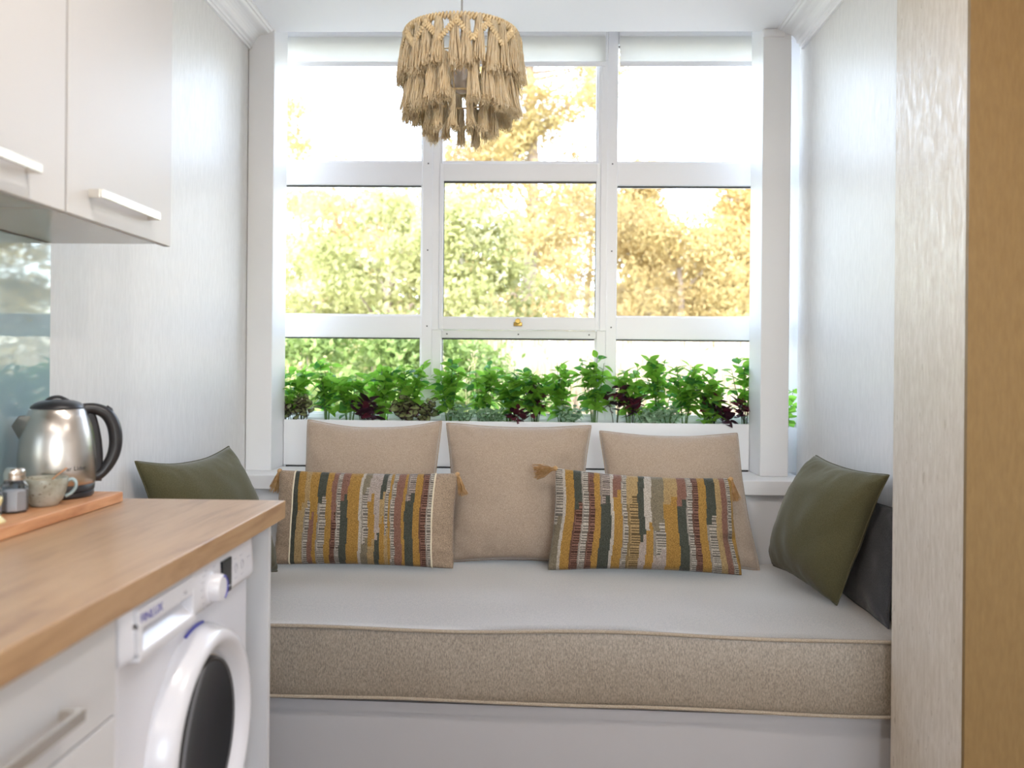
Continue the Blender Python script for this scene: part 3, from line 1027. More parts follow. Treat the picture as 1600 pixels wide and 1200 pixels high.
# (end of stripe in percent of the width, [(v from which the colour holds downwards, colour, ticked)...])
LS = [(4, [(1, K, 0)]), (9.5, [(1, G, 0), (.2, D, 0)]), (13.5, [(1, D, 0), (.3, W_, 1)]), (17, [(1, G, 0), (-.1, Q, 0)]), (19.5, [(1, G, 0)]),
      (25.5, [(1, K, 0), (.25, W_, 1)]), (29.5, [(1, G, 0)]), (33, [(1, Q, 0), (.1, Q, 1)]), (36, [(1, W_, 1)]), (41, [(1, Q, 0), (.4, K, 0)]),
      (49, [(1, G, 0)]), (51, [(1, W_, 0)]), (55.5, [(1, U, 0), (.45, W_, 1), (-.45, U, 0)]), (60, [(1, L_, 0), (.35, G, 0), (-.6, D, 0)]), (63.5, [(1, L_, 0), (-.35, K, 0)]),
      (67, [(1, K, 0), (.5, D, 0), (.0, G, 0)]), (69.5, [(1, W_, 1), (-.4, D, 0)]), (71, [(1, G, 0)]), (74, [(1, W_, 1)]), (79, [(1, Q, 0)]), (81, [(1, G, 0)]),
      (87, [(1, L_, 1), (.45, K, 0)]), (91.5, [(1, G, 0)]), (96, [(1, Q, 1)]), (100.1, [(1, W_, 1)])]
RS = [(3.5, [(1, G, 0), (.2, D, 0)]), (8.5, [(1, W_, 1), (.05, U, 0)]), (10, [(1, W_, 0)]), (14.5, [(1, G, 0)]), (18.5, [(1, K, 0), (.3, Q, 1)]), (22, [(1, W_, 1)]),
      (25, [(1, Q, 1)]), (28, [(1, G, 0)]), (33, [(1, L_, 1), (.5, K, 0)]), (34.5, [(1, W_, 0)]), (38.5, [(1, Q, 0), (.6, G, 0)]), (41, [(1, W_, 1)]),
      (46.5, [(1, D, 0), (.3, D, 1)]), (49.5, [(1, K, 0), (-.35, L_, 0)]), (53, [(1, W_, 0), (-.1, G, 0)]), (59, [(1, U, 0), (-.05, W_, 1), (-.6, L_, 0)]), (65.5, [(1, D, 0), (.4, G, 0)]),
      (70, [(1, Q, 0), (.4, K, 0)]), (73, [(1, W_, 1)]), (76, [(1, Q, 1)]), (80, [(1, G, 0)]), (85, [(1, K, 0), (.1, W_, 1)]), (88, [(1, D, 0)]),
      (91, [(1, Q, 0)]), (93.5, [(1, W_, 1)]), (97.5, [(1, G, 0)]), (100.1, [(1, K, 0), (.6, D, 0)])]


def striped(stripes, e0, e1, seed):
    """colour of the weave at (u, v); e0/e1: u where the plain ends begin"""
    rnd = random.Random(seed)
    jit = [[rnd.uniform(-.12, .12) for _ in range(6)] for _ in stripes]

    def col(u, v):
        if u < e0 or u > e1:
            return PLAIN
        q = (u - e0) / (e1 - e0) * 100
        q += 0.5 * math.sin(v * 4 + u * 3)
        for si, (end, segs) in enumerate(stripes):
            if q < end:
                break
        st = stripes[si - 1][0] if si else 0
        frac = (q - st) / (end - st)
        c_, tk = segs[0][1], segs[0][2]
        for gi, (v0, cc, t_) in enumerate(segs):
            if v < v0 + (jit[si][gi % 6] + (0.10 if frac > 0.55 else -0.06) if v0 < 1 else 0):
                c_, tk = cc, t_
        if tk:
            ph = int((v + 1) * 44)
            if ph % 2 == 0 and frac > 0.25:
                c_ = tuple(x * 0.33 for x in c_[:3]) + (1,)
            elif frac <= 0.2:
                c_ = tuple(x * 0.6 for x in c_[:3]) + (1,)
        return c_
    return col


def tassel_mesh(n, length, spread, seed, r=0.0011, head=0.008):
    rnd = random.Random(seed)
    bm = bmesh.new()
    for i in range(n):
        a, q = rnd.uniform(0, 2 * PI), math.sqrt(rnd.random())
        dx, dy = math.cos(a) * q, math.sin(a) * q
        L = length * rnd.uniform(0.82, 1.05)
        k1 = rnd.uniform(0.6, 1.2)
        pts = [(dx * head * 0.5, dy * head * 0.5, 0), (dx * head * 1.1, dy * head * 1.1, -L * 0.3),
               (dx * spread * 0.75 * k1, dy * spread * 0.75 * k1, -L * 0.68), (dx * spread * k1 + rnd.uniform(-1, 1) * spread * 0.2, dy * spread * k1 + rnd.uniform(-1, 1) * spread * 0.2, -L)]
        tube(bm, pts, r, 3, caps=False)
    return bm


def add_tassel(par, at, direction, length, spread, seed, n=70):
    bm = tassel_mesh(n, length, spread, seed)
    d = Vector(direction).normalized()
    Rm = d.to_track_quat('-Z', 'Y').to_matrix().to_4x4()
    bmesh.ops.create_uvsphere(bm, u_segments=10, v_segments=8, radius=0.010, matrix=Matrix.Translation((0, 0, -0.004)))
    bmesh.ops.transform(bm, matrix=Matrix.Translation(Vector(at)) @ Rm, verts=bm.verts)
    return obj('tassel', bm, TASS, par, smooth=True)


lp, pos, us, vs = pillow('striped_cushion', 'striped lumbar cushion with plain beige ends and cream piping', 'cushion',
                         [(-0.985, 3.240, 0.458), (-0.292, 3.235, 0.452), (-0.285, 3.300, 0.808), (-0.985, 3.310, 0.812)], 0.075, 0.035, (0.035, 0.06), STRIPE, None, 3.1,
                         nu=250, nv=96, wr=0.005, pw=0.42, color=striped(LS, -0.80, 0.755, 5), group='striped lumbar cushions')
for ue in (-0.80, 0.755):
    obj('piping', tube(bmesh.new(), [pos(ue, v, 1) for v in vs], 0.0032, 6), CREAM, lp, smooth=True)
add_tassel(lp, pos(1, 1, 1), (0.30, -0.10, -0.9), 0.085, 0.020, 1)
add_tassel(lp, pos(-1, 1, 1), (-0.25, -0.05, -0.9), 0.085, 0.020, 2)
rp, pos, us, vs = pillow('striped_cushion', 'striped lumbar cushion with stripes to its ends and a bushy tassel', 'cushion',
                         [(0.050, 3.215, 0.456), (0.778, 3.205, 0.450), (0.752, 3.290, 0.803), (0.080, 3.285, 0.835)], 0.075, 0.035, (0.04, 0.085), STRIPE, None, 8.3,
                         nu=250, nv=96, wr=0.006, pw=0.42, color=striped(RS, -1.1, 1.1, 9), group='striped lumbar cushions', dents=((0.93, -0.28, 0.10, 0.02),))
add_tassel(rp, pos(-1, 1, 1), (-0.9, -0.25, -0.12), 0.085, 0.034, 3, 110)
add_tassel(rp, pos(1, 1, 1), (0.22, -0.1, -0.9), 0.085, 0.018, 4)

# ------------------------------------------------------------------ pendant lamp
LX, LY, LZ = -0.228, 2.60, 2.205
pl = thing('pendant_lamp', 'tiered straw coloured macrame tassel pendant lamp hanging before the window', 'lamp', (LX, LY, LZ))
rnd = random.Random(11)


def circ(r, z, n=72, ph=0):
    return [(LX + r * math.cos(k_ / n * 2 * PI + ph), LY + r * math.sin(k_ / n * 2 * PI + ph), LZ + z) for k_ in range(n)]


bm = bmesh.new()
tube(bm, [(LX, LY, CEIL - 0.02), (LX, LY, LZ - 0.03)], 0.003, 8)
obj('cord', bm, mat('grey_cord', (0.45, 0.45, 0.47), 0.6), pl)
obj('ceiling_rose', lathe(bmesh.new(), [(0.05, 0), (0.05, -0.006), (0.03, -0.022), (0.008, -0.026)], 28, Matrix.Translation((LX, LY, CEIL))), WHITE, pl, smooth=True)
RT = 0.166
bm = bmesh.new()
for r_, z_ in ((RT, 0), (0.146, -0.098), (0.095, -0.185)):
    tube(bm, circ(r_, z_), 0.003, 6, closed=True)
for k_ in range(3):
    a = k_ / 3 * 2 * PI + 0.4
    tube(bm, [(LX, LY, LZ - 0.03), (LX + RT * math.cos(a), LY + RT * math.sin(a), LZ)], 0.002, 6)
    tube(bm, [(LX + RT * math.cos(a), LY + RT * math.sin(a), LZ), (LX + 0.146 * math.cos(a), LY + 0.146 * math.sin(a), LZ - 0.098), (LX + 0.095 * math.cos(a), LY + 0.095 * math.sin(a), LZ - 0.185)], 0.002, 6)
obj('ring_frame', bm, ROPE, pl)
obj('socket', lathe(bmesh.new(), [(0.012, -0.028), (0.021, -0.034), (0.021, -0.075), (0.017, -0.08)], 20, Matrix.Translation((LX, LY, LZ))), WHITE, pl, smooth=True)
obj('bulb', lathe(bmesh.new(), [(0.014, -0.08), (0.016, -0.092), (0.026, -0.115), (0.030, -0.135), (0.027, -0.153), (0.016, -0.166), (0.003, -0.170)], 28, Matrix.Translation((LX, LY, LZ))),
    mat('bulb_glass', (0.75, 0.70, 0.68), 0.25), pl, smooth=True)
# rope wound over the top ring: a fat bead of cord loops
bm = bmesh.new()
nb = 100
for k_ in range(nb):
    a = k_ / nb * 2 * PI
    c_ = Vector((LX + RT * math.cos(a), LY + RT * math.sin(a), LZ + 0.001))
    rad = Vector((math.cos(a), math.sin(a), 0))
    tan = Vector((-math.sin(a), math.cos(a), 0))
    lp_ = [c_ + rad * 0.0075 * math.cos(t) + Vector((0, 0, 0.0085)) * math.sin(t) + tan * 0.004 * math.sin(t + 0.6) for t in [q / 7 * 2 * PI for q in range(7)]]
    tube(bm, lp_, 0.0038, 5, closed=True)
obj('rope_rim', bm, ROPE, pl, smooth=True)
# macrame zigzag band
bm = bmesh.new()
nz_ = 12
RB = RT + 0.008
for k_ in range(nz_):
    for sgn in (-1, 1):
        for lay_ in range(2):
            pts = []
            for q in range(9):
                t = q / 8
                a = (k_ + 0.5 + sgn * 0.5 * (1 - t)) / nz_ * 2 * PI
                pts.append((LX + (RB + 0.002 * lay_) * math.cos(a), LY + (RB + 0.002 * lay_) * math.sin(a), LZ - 0.008 - lay_ * 0.010 - 0.050 * t))
            for p in pts:
                a = math.atan2(p[1] - LY, p[0] - LX)
                tube(bm, [(p[0] + 0.004 * math.cos(a), p[1] + 0.004 * math.sin(a), p[2] + 0.004), (p[0] + 0.005 * math.cos(a) - 0.006 * math.sin(a) * sgn, p[1] + 0.005 * math.sin(a) + 0.006 * math.cos(a) * sgn, p[2] - 0.006)], 0.0034, 5)
            tube(bm, pts, 0.0034, 5)
obj('macrame_band', bm, ROPE, pl, smooth=True)


def lamp_tassel_mesh(n, length, spread, seed):
    rd = random.Random(seed)
    bm = bmesh.new()
    for i in range(n):
        a, q = rd.uniform(0, 2 * PI), math.sqrt(rd.random())
        dx, dy = math.cos(a) * q, math.sin(a) * q * 0.75
        L = length * rd.uniform(0.86, 1.04)
        ph, am = rd.uniform(0, 6.28), rd.uniform(0.0008, 0.003)
        pts = []
        for s in range(6):
            t = s / 5
            wd = spread * (0.45 + 0.55 * t ** 1.4)
            pts.append((dx * wd + am * math.sin(t * 7 + ph), dy * wd + am * math.cos(t * 8 + ph), -L * t))
        tube(bm, pts, 0.0019, 3, caps=False)
    for i in range(n):          # frayed ends
        a = rd.uniform(0, 2 * PI)
        x, y = math.cos(a) * spread * rd.random(), math.sin(a) * spread * rd.random()
        z = -length * rd.uniform(0.86, 1.0)
        tube(bm, [(x, y, z), (x + rd.uniform(-1, 1) * 0.013, y + rd.uniform(-1, 1) * 0.013, z - rd.uniform(-0.004, 0.022))], 0.0007, 3, caps=False)
    me = bpy.data.meshes.new('tassel')
    for f in bm.faces:
        f.smooth = True
    bm.to_mesh(me)
    bm.free()
    me.materials.append(STRAW)
    return me


def tier(n, r, z, length, spread, tilt, seed, ph=0, strands=95, skip=()):
    ms = [lamp_tassel_mesh(strands, length * f, spread, seed + q) for q, f in enumerate((1.0, 0.94, 1.06))]
    for i in range(n):
        if i in skip:
            continue
        a = i / n * 2 * PI + ph + rnd.uniform(-0.03, 0.03)
        o = bpy.data.objects.new('tassel', ms[i % 3])
        o.parent = pl
        o.location = (r * math.cos(a), r * math.sin(a), z + rnd.uniform(-0.006, 0.006))
        o.rotation_euler = (Matrix.Rotation(a, 3, 'Z') @ Matrix.Rotation(-tilt * rnd.uniform(0.5, 1.4), 3, 'Y') @ Matrix.Rotation(rnd.uniform(-0.05, 0.05), 3, 'X')).to_euler()
        C.objects.link(o)


tier(27, 0.166, -0.002, 0.138, 0.028, 0.03, 100)
tier(23, 0.148, -0.098, 0.142, 0.028, 0.09, 200, 0.1, skip=(17,))
tier(13, 0.095, -0.185, 0.108, 0.018, 0.04, 300, 0.2, 70)

# ------------------------------------------------------------------ planter and plants
PLY = 3.805
p = thing('planter_box', 'long white planter box on the ledge below the window', 'planter', (0, 3.89, 0.766))
obj('front_panel', bx(-1.110, 0.942, PLY, PLY + 0.014, 0.772, 0.973, bev=0.002), WHITE, p)
obj('box', boxes([(-1.30, 1.22, PLY + 0.016, PLY + 0.020, 0.762, 0.96), (-1.30, 1.22, 3.955, 3.970, 0.762, 0.975), (-1.30, 1.22, PLY + 0.02, 3.955, 0.762, 0.80)]), WHITE, p)
obj('shadow_gap_strip', bx(-1.10, 0.94, PLY + 0.004, PLY + 0.014, 0.761, 0.772), DARK, p)
obj('soil', bx(-1.295, 1.215, PLY + 0.021, 3.954, 0.80, 0.915), SOIL, p)

LG = [leafy('leaf_green_%d' % i, *c, 0.6, 9, rough=0.4) for i, c in enumerate([
    ((0.15, 0.36, 0.04), (0.24, 0.50, 0.06), (0.38, 0.62, 0.10)),
    ((0.06, 0.20, 0.05), (0.10, 0.31, 0.07), (0.18, 0.42, 0.09)),
    ((0.18, 0.44, 0.05), (0.28, 0.56, 0.08), (0.42, 0.66, 0.14))])]
LP = leafy('leaf_purple', (0.030, 0.014, 0.022), (0.055, 0.020, 0.034), (0.11, 0.035, 0.055), 0.15, 14, rough=0.4)
LM = leafy('leaf_maroon', (0.10, 0.018, 0.035), (0.15, 0.03, 0.05), (0.2, 0.06, 0.08), 0.2, 14, rough=0.4)
LV = leafy('leaf_variegated', (0.05, 0.035, 0.03), (0.28, 0.33, 0.14), (0.50, 0.52, 0.28), 0.25, 60, rough=0.45)
LF = leafy('leaf_silver', (0.16, 0.36, 0.16), (0.36, 0.55, 0.36), (0.70, 0.80, 0.66), 0.3, 80, rough=0.45)
STEM = mat('stem_green', (0.09, 0.17, 0.04), 0.6)
STEMD = mat('stem_dark', (0.05, 0.06, 0.03), 0.6)


def leaf_mesh(name, L, W, m, fold=0.25, curl=0.2, m2=None, tipw=0.5):
    """pointed leaf along +X, folded along the midrib and curling down; m2: darker rim faces"""
    bm = bmesh.new()
    N = 6
    rows_ = []
    for i in range(N + 1):
        t = i / N
        wd = W * math.sin(PI * min(1, t ** 0.75 * 1.0)) ** 0.85 if 0 < t < 1 else 0
        x = L * t
        z = -curl * L * t * t
        if i in (0, N):
            rows_.append([bm.verts.new((x, 0, z))])
        else:
            ys = (-1, -0.72, 0, 0.72, 1) if m2 else (-1, 0, 1)
            rows_.append([bm.verts.new((x, wd * y_, z + fold * wd * abs(y_))) for y_ in ys])
    for A, B in zip(rows_, rows_[1:]):
        if len(A) == 1:
            for q in range(len(B) - 1):
                f = bm.faces.new((A[0], B[q + 1], B[q]))
                f.material_index = 1 if m2 else 0
        elif len(B) == 1:
            for q in range(len(A) - 1):
                f = bm.faces.new((A[q], A[q + 1], B[0]))
                f.material_index = 1 if m2 else 0
        else:
            for q in range(len(A) - 1):
                f = bm.faces.new((A[q], A[q + 1], B[q + 1], B[q]))
                f.material_index = 1 if m2 and q in (0, len(A) - 2) else 0
    for f in bm.faces:
        f.smooth = True
    me = bpy.data.meshes.new(name)
    bm.to_mesh(me)
    bm.free()
    me.materials.append(m)
    if m2:
        me.materials.append(m2)
    return me


GREEN_LEAVES = [leaf_mesh('leaf', 0.066, 0.0185, LG[0]), leaf_mesh('leaf', 0.058, 0.0185, LG[1], 0.15, 0.3), leaf_mesh('leaf', 0.056, 0.0155, LG[2], 0.2, 0.1),
                leaf_mesh('leaf', 0.072, 0.0165, LG[0], 0.3, 0.35), leaf_mesh('leaf', 0.052, 0.0190, LG[2], 0.1, 0.15), leaf_mesh('leaf', 0.068, 0.0150, LG[2], 0.25, 0.3)]
PURPLE_LEAVES = [leaf_mesh('leaf', 0.055, 0.014, LP, 0.25, 0.3), leaf_mesh('leaf', 0.045, 0.013, LP, 0.15, 0.1), leaf_mesh('leaf', 0.052, 0.013, LM, 0.25, 0.2)]
MAROON_LEAVES = [leaf_mesh('leaf', 0.050, 0.012, LM, 0.25, 0.25), leaf_mesh('leaf', 0.042, 0.011, LP, 0.15, 0.1)]
VARI_LEAVES = [leaf_mesh('leaf', 0.040, 0.0185, LV, 0.15, 0.25, LP), leaf_mesh('leaf', 0.034, 0.017, LV, 0.1, 0.1, LP)]
SILVER_LEAVES = [leaf_mesh('leaf', 0.026, 0.0085, LF, 0.2, 0.2), leaf_mesh('leaf', 0.030, 0.008, LF, 0.15, 0.3)]


def leaf_at(par, me, at, azim, elev, roll, sc):
    o = bpy.data.objects.new('leaf', me)
    o.parent = par
    o.location = at
    o.rotation_euler = (Matrix.Rotation(azim, 3, 'Z') @ Matrix.Rotation(-elev, 3, 'Y') @ Matrix.Rotation(roll, 3, 'X')).to_euler()
    o.scale = (sc, sc, sc)
    C.objects.link(o)
    return o


def plant(name, label, group, x, y, h, stems, leaves, per, seed, lean=0.05, z0=0.916, lo=0.35, stem_m=None, up_=0.35, sc=1.0):
    rd = random.Random(seed)
    r = thing(name, label, 'plant', (x, y, z0), group)
    for s in range(stems):
        a = rd.uniform(0, 2 * PI)
        hh = h * rd.uniform(0.72, 1.05)
        lx, ly = lean * math.cos(a) * rd.uniform(0.4, 1.3), 0.45 * lean * math.sin(a) * rd.uniform(0.4, 1.2)
        ly = max(-0.05, min(0.045, ly + y - 3.888)) - (y - 3.888)
        pts = [Vector((lx * 0.15, ly * 0.15, -0.005)), Vector((lx * 0.35, ly * 0.35, hh * 0.4)), Vector((lx * 0.75, ly * 0.75, hh * 0.75)), Vector((lx, ly, hh))]
        cp = catmull(pts, 4)
        obj('stem', tube(bmesh.new(), cp, [0.0022 - 0.0012 * i / len(cp) for i in range(len(cp))], 4, caps=False), stem_m or STEM, r, local=True)
        a0 = rd.uniform(0, 2 * PI)
        for q in range(per):
            t = lo + (1 - lo) * (q + rd.random() * 0.5) / per
            i_ = min(len(cp) - 1, int(t * (len(cp) - 1)))
            pt = cp[i_] + Vector((rd.uniform(-1, 1), rd.uniform(-1, 1), rd.uniform(-1, 1))) * 0.004
            az = a0 + q * 2.4 + rd.uniform(-0.4, 0.4)
            leaf_at(r, rd.choice(leaves), pt, az, rd.uniform(up_ - 0.75, up_ + 0.6), rd.uniform(-0.9, 0.9), sc * rd.uniform(0.7, 1.25) * (1.0 if t < 0.9 else 0.8))
    return r


ORD = ['first', 'second', 'third', 'fourth', 'fifth', 'sixth', 'seventh', 'eighth', 'ninth', 'tenth', 'eleventh', 'twelfth', 'thirteenth', 'fourteenth', 'fifteenth']


def PX(px, y=3.88):       # photo column -> metres on the planter line
    return (px - 800 - 35) * y / F_PX + 0.0


gx = [(458, .235), (510, .25), (545, .23), (598, .245), (640, .25), (703, .27), (752, .25), (795, .24), (838, .245), (880, .26), (930, .285), (985, .25), (1030, .27), (1068, .25), (1108, .235), (1163, .28)]
for i, (q, h_) in enumerate(gx):
    n_ = 5 if q in (458, 1163) else 6
    side = i + 1
    if i < 8:
        lab = '%s tall green leafy plant from the left column in the planter' % ORD[i]
    else:
        lab = '%s tall green leafy plant from the right column in the planter' % ORD[len(gx) - 1 - i]
    plant('green_plant', lab, 'green leafy plants in the planter', PX(q), 3.880 + 0.012 * math.sin(i * 2.3), h_ * 1.22, n_ + 2, GREEN_LEAVES, 14, 40 + i, lean=0.066, lo=0.36)
plant('green_plant', 'green plant whose leaf peeks out between right column and wall', 'green leafy plants in the planter', 1.125, 3.875, 0.22, 4, GREEN_LEAVES, 9, 77, lean=0.03)
for i, (q, h_, kind_, lab) in enumerate([
        (568, .135, PURPLE_LEAVES, 'dark purple leaved plant behind the left beige cushion'), (580, .085, PURPLE_LEAVES, 'low dark purple plant tight behind the left beige cushion'),
        (812, .075, MAROON_LEAVES, 'low maroon leaved plant behind the middle beige cushion'), (838, .14, PURPLE_LEAVES, 'dark purple plant rising behind the middle beige cushion'),
        (962, .16, PURPLE_LEAVES, 'tall dark purple plant beside the centre window mullion'), (985, .12, PURPLE_LEAVES, 'dark purple plant above the left corner of the right beige cushion'),
        (1112, .14, PURPLE_LEAVES, 'dark purple plant third from the right column'), (1135, .085, PURPLE_LEAVES, 'low dark purple plant second from the right column'),
        (1163, .11, MAROON_LEAVES, 'maroon leaved plant against the right column')]):
    plant('purple_plant', lab, 'purple leaved plants in the planter', PX(q), 3.866 - 0.006 * (i % 3), h_ * 1.22 + 0.022, 4, kind_, 7, 140 + i, lean=0.036, lo=0.5, stem_m=STEMD, up_=0.45, sc=1.15)
for i, (q, h_, lab) in enumerate([(446, .13, 'dark veined round leaved plant against the left column'), (473, .13, 'dark veined round leaved plant second from the left column'), (634, .13, 'dark edged round leaved plant left of the window mullion'),
                                  (662, .135, 'dark edged round leaved plant in front of the window mullion')]):
    plant('begonia', lab, 'round leaved plants with dark rims', PX(q), 3.858, h_ * 1.12 + 0.01, 8, VARI_LEAVES, 6, 240 + i, lean=0.045, lo=0.55, stem_m=STEMD, up_=0.3, sc=1.15)
for i, (q, h_, lab) in enumerate([(728, .10, 'low silvery green plant behind the left corner of the middle cushion'), (765, .085, 'low silvery green plant behind the middle beige cushion'), (890, .105, 'low silvery green plant left of the right window mullion'),
                                  (1012, .09, 'low silvery green plant behind the left half of the right beige cushion'), (1042, .10, 'low silvery green plant behind the right beige cushion centre')]):
    plant('silver_plant', lab, 'low silvery plants in the planter', PX(q), 3.852, h_ * 1.15 + 0.015, 11, SILVER_LEAVES, 9, 340 + i, lean=0.055, lo=0.45, up_=0.3, sc=1.2)
plant('lime_plant', 'low lime green plant behind the right end of the right beige cushion', None, PX(1100), 3.852, 0.115, 6, [GREEN_LEAVES[2], GREEN_LEAVES[5]], 7, 555, lean=0.04, lo=0.4, sc=0.7)

# ------------------------------------------------------------------ downlights
for (x, y), where in zip(LAMPS, ('in the first row beside the counter', 'in the middle of the first row', 'at the far end of the first row', 'in the back row beside the counter', 'in the middle of the back row', 'at the far end of the back row')):
    r = thing('downlight', 'round recessed kitchen downlight ' + where, 'light', (x, y, CEIL - 0.012), 'kitchen downlights')
    obj('bezel', lathe(bmesh.new(), [(0.055, 0.011), (0.055, 0.004), (0.048, 0.0), (0.042, 0.004), (0.042, 0.011)], 28), WHITE, r, local=True)
    obj('lens', lathe(bmesh.new(), [(0.041, 0.005), (0.039, 0.004)], 24), LAMPE, r, local=True)
    ld = bpy.data.lights.new('downlight_lamp', 'AREA')
    ld.shape = 'DISK'
    ld.size = 0.08
    ld.energy = LAMP_W
    ld.color = LAMP_COL
    lo_ = bpy.data.objects.new('downlight_lamp', ld)
    lo_.location = (x, y, CEIL - 0.014)
    C.objects.link(lo_)

# ------------------------------------------------------------------ garden
GZ = -0.25
GROUND = mat('dry_meadow', (0.5, 0.42, 0.25), 0.95, spec=0.1)
n_, l_, b_ = nodes(GROUND)
t_ = ntex(GROUND, (1, 1, 1), 1.2, 6, 0.7)
r_ = ramp(GROUND, t_.outputs[0], [(0.35, (0.46, 0.43, 0.34)), (0.55, (0.60, 0.56, 0.48)), (0.7, (0.70, 0.66, 0.58))])
l_.new(r_.outputs[0], b_.inputs['Base Color'])
bm = bmesh.new()
gv = [[bm.verts.new((x, y, GZ + (0.08 * noise.noise((x * 0.3, y * 0.3, 0)) if y > 5 else 0))) for y in [4.3, 5, 6, 7, 8, 10, 12, 15, 18, 22, 28, 40, 60, 90]] for x in np.linspace(-45, 45, 40)]
for i in range(39):
    for j in range(13):
        bm.faces.new((gv[i][j], gv[i + 1][j], gv[i + 1][j + 1], gv[i][j + 1]))
tag(obj('ground', bm, GROUND), 'pale dry meadow ground outside the window', 'ground', kind='structure')

BARK = mat('bark', (0.30, 0.24, 0.20), 0.9)
BIRCH = mat('birch_bark', (0.66, 0.60, 0.56), 0.8)
FG = leafy('golden_needles', (0.15, 0.10, 0.045), (0.44, 0.335, 0.145), (0.60, 0.53, 0.27), 0.42, 0.9)
FG2 = leafy('amber_needles', (0.25, 0.165, 0.075), (0.52, 0.385, 0.165), (0.66, 0.56, 0.27), 0.42, 0.9)
FY = leafy('yellow_green_leaves', (0.16, 0.17, 0.05), (0.36, 0.36, 0.15), (0.60, 0.57, 0.36), 0.45, 1.6)
FB = leafy('bush_green_leaves', (0.09, 0.15, 0.03), (0.19, 0.26, 0.07), (0.38, 0.42, 0.20), 0.4, 2.5)
FP = leafy('pink_leaves', (0.34, 0.23, 0.16), (0.48, 0.35, 0.24), (0.6, 0.5, 0.34), 0.4, 2.0)


def crown_mesh(name, m, height, radius, n_clusters, per, size, shape, seed, aspect=0.45, zlo=0.12, cl=0.28, gap=0.0):
    """leaves as small rhombi gathered in clusters on boughs; one mesh"""
    rg = np.random.default_rng(seed)
    cs = []
    while len(cs) < n_clusters:
        t = rg.uniform(zlo, 1.0)
        if shape == 'cone':
            rr_ = radius * (1.02 - t) ** 0.75 * (0.82 + 0.3 * math.sin(t * 40 + seed))
        elif shape == 'loose':
            rr_ = radius * math.sqrt(max(0.02, 1 - (2 * t - 1.0) ** 2)) * 1.0
        else:
            rr_ = radius * math.sqrt(max(0.02, 1 - ((t - 0.45) / 0.58) ** 2)) if abs(t - 0.45) < 0.58 else radius * 0.1
        a = rg.uniform(0, 2 * PI)
        q = rr_ * math.sqrt(rg.uniform(0.10, 1.0))
        p_ = (q * math.cos(a), q * math.sin(a), t * height)
        if gap and noise.noise((p_[0] * 0.9, p_[1] * 0.9, p_[2] * 0.9 + seed)) < -0.5 + gap:
            continue
        cs.append(p_)
    cs = np.array(cs)
    N = n_clusters * per
    cen = np.repeat(cs, per, 0) + rg.normal(0, cl, (N, 3)) * np.array([1, 1, 0.55])
    cen[:, 2] = np.maximum(cen[:, 2], 0.03)
    d = rg.normal(0, 1, (N, 3))
    d /= np.linalg.norm(d, axis=1)[:, None]
    e = np.cross(d, rg.normal(0, 1, (N, 3)))
    e /= np.linalg.norm(e, axis=1)[:, None]
    s = size * rg.uniform(0.6, 1.4, (N, 1))
    V = np.empty((N, 4, 3))
    V[:, 0] = cen - d * s
    V[:, 1] = cen + e * s * aspect
    V[:, 2] = cen + d * s
    V[:, 3] = cen - e * s * aspect
    me = bpy.data.meshes.new(name)
    me.vertices.add(4 * N)
    me.vertices.foreach_set('co', V.reshape(-1).astype(np.float32))
    me.loops.add(4 * N)
    me.loops.foreach_set('vertex_index', np.arange(4 * N, dtype=np.int32))
    me.polygons.add(N)
    me.polygons.foreach_set('loop_start', np.arange(0, 4 * N, 4, dtype=np.int32))
    me.update(calc_edges=True)
    me.validate()
    me.materials.append(m)
    return me, cs


def trunk_bm(height, r0, cs, seed, nbr=16):
    rd = random.Random(seed)
    bm = bmesh.new()
    pts = [(0.06 * math.sin(q * 1.3 + seed), 0.06 * math.cos(q * 1.7 + seed), height * 0.95 * q / 8 - 0.1) for q in range(9)]
    tube(bm, pts, [r0 * (1 - 0.85 * q / 8) for q in range(9)], 8)
    for q in range(nbr):
        c_ = cs[rd.randrange(len(cs))]
        z0 = max(0.1, c_[2] - rd.uniform(0.2, 0.8))
        f = min(1, z0 / height)
        tube(bm, [(0, 0, z0), (c_[0] * 0.5, c_[1] * 0.5, z0 + (c_[2] - z0) * 0.4), (c_[0], c_[1], c_[2])], [r0 * 0.35 * (1 - 0.6 * f), r0 * 0.22 * (1 - f * 0.6), r0 * 0.06], 5)
    return bm


PROTO = {}


def tree(name, label, cat, px, y, h, radius, m, bark, shape, seed, ncl, per, size, aspect=0.45, zlo=0.12, cl=0.28, group=None, gap=0.0, r0=0.14, nbr=16):
    x = (px - 835) * y / F_PX
    r = thing(name, label, cat, (x, y, GZ), group)
    me, cs = crown_mesh('crown', m, h, radius, ncl, per, size, shape, seed, aspect, zlo, cl, gap)
    o = bpy.data.objects.new('crown', me)
    o.parent = r
    o['kind'] = 'stuff'
    C.objects.link(o)
    obj('trunk', trunk_bm(h, r0, cs, seed, nbr), bark, r, smooth=True, local=True)
    return r


